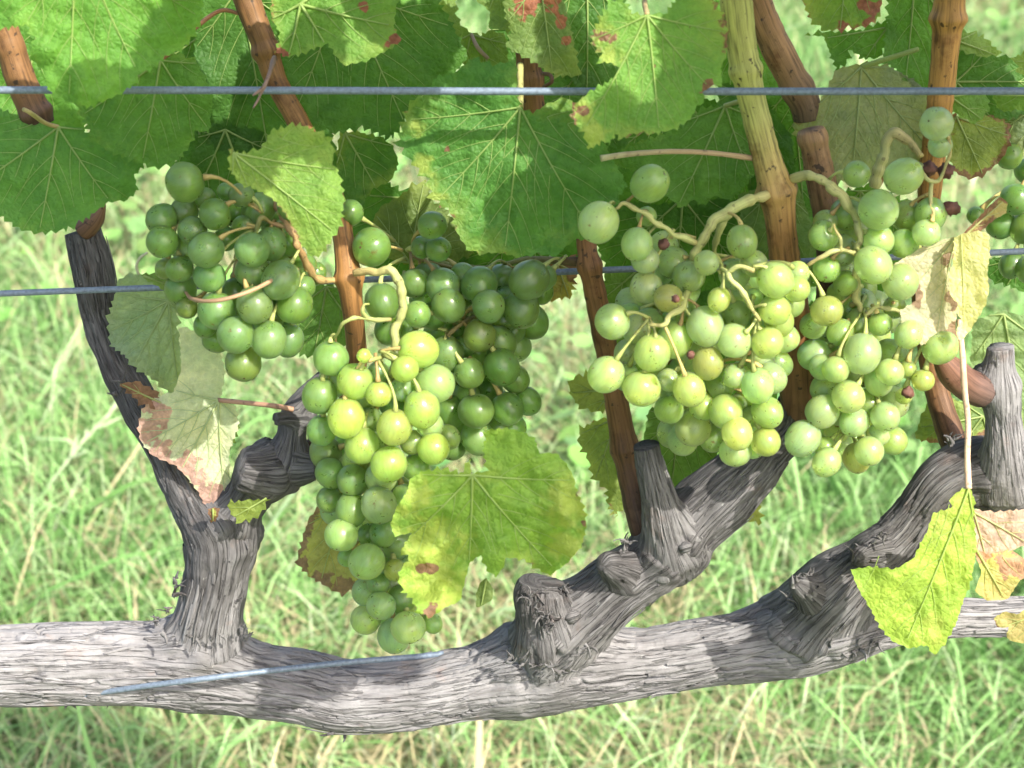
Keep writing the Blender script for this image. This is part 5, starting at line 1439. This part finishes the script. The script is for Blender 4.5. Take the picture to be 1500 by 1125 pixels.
bunch('broad sunlit yellow-green bunch with brown blemishes in the middle of the vine', [
    (877, 326, 30, 0.0, 'l'), (952, 269, 28, 0.3, 'd'), (933, 358, 24, 0.2, 'l'), (947, 317, 15, 1.6, 'd'), (945, 381, 21, 1.2, 'b'), (947, 421, 25, 1.2, 'b'), (979, 437, 21, 0.5, 'o'), (897, 471, 27, 0.2, 'l'), (933, 482, 22, 1.2, 'b'), (1035, 385, 19, 0.3, 'l'), (1087, 354, 23, 0.9, 'd'), (1104, 386, 20, 1.1, 'l'),
    (1053, 439, 17, 0.0, 'y'), (1136, 410, 27, -0.1, 'y'), (1167, 423, 20, 0.7, 'y'), (1168, 400, 18, 1.0, 'l'), (1135, 454, 23, 0.0, 'y'), (1141, 471, 22, 0.8, 'y'), (1033, 478, 28, 0.3, 'b'), (1075, 499, 26, 0.1, 'l'), (1124, 502, 25, 0.0, 'y'), (988, 498, 27, 0.2, 'y'), (955, 517, 27, 0.0, 'y'), (1037, 532, 23, 0.2, 'o'),
    (888, 549, 27, 0.2, 'l'), (940, 569, 28, -0.2, 'y'), (1010, 571, 24, -0.1, 'y'), (980, 557, 18, 1.0, 'b'), (1076, 551, 19, 0.6, 'l'), (1110, 565, 25, 0.2, 'l'), (1063, 603, 25, 0.0, 'y'), (1030, 595, 21, 0.4, 'y'), (1015, 627, 27, 0.4, 'l'), (1080, 635, 23, -0.1, 'y'), (1077, 661, 24, 0.5, 'l'), (1100, 610, 16, 1.0, 'b'),
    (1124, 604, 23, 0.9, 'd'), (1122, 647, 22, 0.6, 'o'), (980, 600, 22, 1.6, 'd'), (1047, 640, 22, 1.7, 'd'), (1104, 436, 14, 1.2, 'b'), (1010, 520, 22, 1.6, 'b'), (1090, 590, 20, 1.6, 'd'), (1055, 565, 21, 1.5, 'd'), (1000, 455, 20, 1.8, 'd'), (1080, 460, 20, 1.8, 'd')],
    -0.062, [[(1124, 285, 11, -0.034), (1090, 300, 11, -0.040), (1055, 318, 11, -0.044), (1030, 345, 11, -0.046), (1018, 372, 10, -0.046), (1012, 400, 8, -0.044), (1008, 440, 8, -0.044), (1020, 500, 7, -0.042), (1040, 560, 6, -0.040), (1070, 620, 4, -0.040)],
             [(1068, 314, 9, -0.042), (1055, 335, 8, -0.040), (1048, 362, 6, -0.036), (1046, 380, 5, -0.036)], [(1020, 356, 8, -0.046), (1000, 348, 7, -0.050), (970, 332, 6, -0.054), (945, 315, 6, -0.056), (932, 306, 6, -0.056), (915, 300, 4, -0.056), (900, 304, 3, -0.056)],
             [(1010, 420, 7, -0.046), (1002, 444, 7, -0.058), (986, 460, 6.5, -0.064), (970, 473, 5.5, -0.066), (952, 474, 4, -0.064)], [(1046, 390, 5, -0.050), (1065, 400, 6, -0.064), (1085, 425, 6, -0.068), (1098, 448, 5, -0.066), (1112, 470, 4, -0.064)], [(1065, 400, 5, -0.064), (1085, 390, 5, -0.066), (1105, 398, 6, -0.068)]],
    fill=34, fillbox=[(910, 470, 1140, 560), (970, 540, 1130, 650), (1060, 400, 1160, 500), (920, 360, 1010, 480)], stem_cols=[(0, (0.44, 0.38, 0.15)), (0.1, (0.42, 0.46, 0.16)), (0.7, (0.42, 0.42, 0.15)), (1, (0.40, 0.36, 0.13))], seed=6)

bunch('pale frosted bunch hanging beside the withered beige leaf at the right', [
    (1287, 307, 30, 0.2, 'l'), (1255, 255, 20, 1.0, 'd'), (1324, 258, 27, 0.5, 'l'), (1207, 345, 23, 0.8, 'd'), (1209, 325, 18, 1.3, 'd'), (1287, 352, 23, 0.7, 'l'), (1279, 388, 27, 0.0, 'l'), (1319, 413, 27, 0.0, 'l'), (1363, 314, 24, 0.8, 'd'), (1357, 341, 21, 0.5, 'b'), (1324, 357, 22, 1.2, 'd'), (1211, 394, 21, 1.1, 'd'),
    (1239, 415, 18, 1.6, 'd'), (1211, 455, 24, 0.2, 'o'), (1191, 477, 20, 1.5, 'd'), (1231, 487, 20, 1.5, 'd'), (1289, 475, 18, 1.1, 'd'), (1331, 490, 21, 0.2, 'l'), (1377, 508, 27, 0.6, 'l'), (1263, 518, 28, 0.1, 'b'), (1224, 541, 21, 0.0, 'l'), (1204, 538, 20, 0.8, 'b'), (1304, 545, 21, 0.0, 'l'), (1287, 557, 22, 0.8, 'l'),
    (1243, 581, 25, 0.0, 'l'), (1205, 603, 25, 0.5, 'b'), (1251, 618, 22, 0.2, 'b'), (1297, 610, 22, 0.2, 'l'), (1176, 642, 26, 0.3, 'b'), (1211, 677, 21, 0.0, 'l'), (1273, 661, 22, 0.0, 'l'), (1255, 671, 21, 0.7, 'o'), (1287, 637, 16, 0.8, 'b'), (1352, 557, 17, 0.3, 'o'), (1329, 541, 14, 0.8, 'o'), (1324, 580, 13, 0.5, 'o'),
    (1372, 181, 25, -0.4, 'b'), (1377, 213, 18, 0.6, 'b'), (1208, 655, 16, 1.2, 'd'), (1250, 545, 20, 1.6, 'd'), (1270, 590, 20, 1.5, 'd'), (1230, 430, 18, 1.9, 'd'), (1310, 450, 17, 1.8, 'd')],
    -0.050, [[(1160, 262, 10, -0.030), (1185, 258, 10, -0.036), (1212, 266, 10, -0.040), (1238, 290, 10, -0.042), (1256, 322, 9, -0.042), (1258, 345, 9, -0.044), (1258, 380, 9, -0.042), (1254, 425, 9, -0.038), (1262, 460, 7, -0.036), (1268, 490, 6, -0.036), (1258, 560, 5, -0.034), (1245, 640, 4, -0.034)],
             [(1254, 372, 6, -0.044), (1232, 368, 5, -0.050), (1205, 374, 5, -0.050), (1185, 386, 4, -0.048), (1178, 394, 3, -0.046)], [(1232, 368, 4, -0.050), (1228, 345, 4, -0.052), (1222, 328, 3, -0.052)], [(1268, 460, 5, -0.040), (1300, 450, 5, -0.040), (1330, 470, 4, -0.044), (1365, 490, 3, -0.044)],
             [(1280, 275, 12, -0.012), (1292, 230, 11, -0.012), (1305, 200, 11, -0.012), (1330, 205, 10, -0.014), (1350, 232, 8, -0.020)], [(1346, 240, 4, -0.040), (1358, 262, 4.5, -0.044), (1376, 262, 4.5, -0.044), (1388, 236, 4, -0.046), (1390, 210, 4, -0.048), (1388, 196, 4, -0.048)], [(1364, 262, 4, -0.040), (1366, 290, 4, -0.042), (1364, 320, 3.5, -0.046)]],
    fill=30, fillbox=[(1190, 440, 1310, 530), (1195, 530, 1310, 660), (1210, 310, 1350, 430)], stem_cols=[(0, (0.42, 0.40, 0.15)), (0.4, (0.42, 0.43, 0.17)), (0.7, (0.40, 0.34, 0.14)), (1, (0.36, 0.3, 0.1))], seed=7)

bunch('dark green bunch cut off by the right edge, behind the middle wire', [
    (1479, 229, 19, 0.3, 'd'), (1488, 292, 24, 0.2, 'd'), (1466, 328, 22, 0.4, 'd'), (1500, 335, 22, 0.3, 'd'), (1430, 316, 14, 0.8, 'd'), (1482, 388, 19, 0.3, 'd'), (1508, 395, 20, 0.2, 'd'), (1520, 280, 22, 0.5, 'd'), (1505, 250, 20, 0.8, 'd'), (1528, 340, 22, 0.6, 'd')],
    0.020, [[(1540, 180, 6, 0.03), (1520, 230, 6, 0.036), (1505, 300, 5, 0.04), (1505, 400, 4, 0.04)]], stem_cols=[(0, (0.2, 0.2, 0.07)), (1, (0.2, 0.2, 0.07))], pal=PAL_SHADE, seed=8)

# shrivelled berries: small wrinkled raisins among the bunches
def raisin(x, y, r, d, parent, seed, sx=1.0):
    nu, nr = 16, 11
    vv = []
    for i in range(nr + 1):
        ph = math.pi * i / nr
        for j in range(nu):
            th = 2 * math.pi * j / nu
            vv.append((math.sin(ph) * math.cos(th) * sx, math.sin(ph) * math.sin(th), math.cos(ph)))
    v = np.array(vv)
    k = 1 + 0.30 * noise(v[:, 0] * 2.6, v[:, 1] * 2.6, v[:, 2] * 2.6, seed) + 0.15 * noise(v[:, 0] * 6, v[:, 1] * 6, v[:, 2] * 3, seed + 1)
    v = v * k[:, None] * r * float(S(x, y, d)) + P(x, y, d)
    ff = [[i * nu + j, (i + 1) * nu + j, (i + 1) * nu + (j + 1) % nu, i * nu + (j + 1) % nu] for i in range(nr) for j in range(nu)]
    return link_mesh('shrivelled_berry', v, ff, M_DRIED, parent)
bunches = [o for o in bpy.data.objects if o.name.startswith('grape_bunch')]
bunches.sort(key=lambda o: o.location.x)
b_mid = next(o for o in bunches if 'broad sunlit' in o['label'])
b_right = next(o for o in bunches if 'pale frosted' in o['label'])
raisin(972, 358, 8, -0.058, b_mid, 5)
raisin(990, 438, 6, -0.08, b_mid, 6)
raisin(1012, 520, 6, -0.08, b_mid, 9)
raisin(1392, 305, 10, -0.040, b_right, 7, 1.4)
raisin(1360, 246, 11, -0.036, b_right, 8)
raisin(1386, 250, 11, -0.034, b_right, 10)
raisin(1330, 575, 9, -0.052, b_right, 11)

# ------------------------------------------------------------------ trellis wires
def wire(pts, r, label):
    q = catmull(pts, 12.0)
    C = P(q[:, 0], q[:, 1], q[:, 3])
    V, Fc = tube_geo(C, np.full(len(C), r), 14)
    o = link_mesh('trellis_wire', V, Fc, M_WIRE)
    tag(o, label, 'wire', 'trellis wires')
    return o
wire([(-700, 130.5, 0, -0.046), (-260, 131.5, 0, -0.046), (400, 132.5, 0, -0.046), (900, 134, 0, -0.046), (1760, 133, 0, -0.046), (2200, 132, 0, -0.046)], 0.00132, 'straight grey top wire crossing the whole picture in front of the leaves')
wire([(-700, 458, 0, 0.010), (-260, 440, 0, 0.010), (0, 430, 0, 0.010), (400, 415, 0, 0.010), (950, 393, 0, 0.010), (1500, 368, 0, 0.010), (1760, 356, 0, 0.010), (2200, 336, 0, 0.010)], 0.00130, 'thin grey middle wire running behind the bunches')
def on_cordon(x, y, proud):
    q, C, sc, T, Nn, B, al, rad = CORD
    k = int(np.argmin(np.abs(q[:, 0] - x)))
    off = abs(y - q[k, 1]); rr = q[k, 2] + 0.5
    return float(q[k, 3] - math.sqrt(max(0.0, rr * rr - off * off)) * sc[k] * 0.93 - proud)
wp = []
for x, y, pr in ((55, 1028, -0.006), (95, 1022, 0.0014), (150, 1014, 0.0028), (220, 1004, 0.0058), (260, 999, 0.0072), (300, 994, 0.0074), (340, 989, 0.0064), (400, 982, 0.0032), (500, 971, 0.0022), (560, 966, 0.0016), (610, 962, -0.002), (650, 958, -0.008)):
    wp.append((x, y, 0, on_cordon(x, y, pr)))
wire(wp, 0.00125, 'short length of grey wire lying on the bark of the cordon')
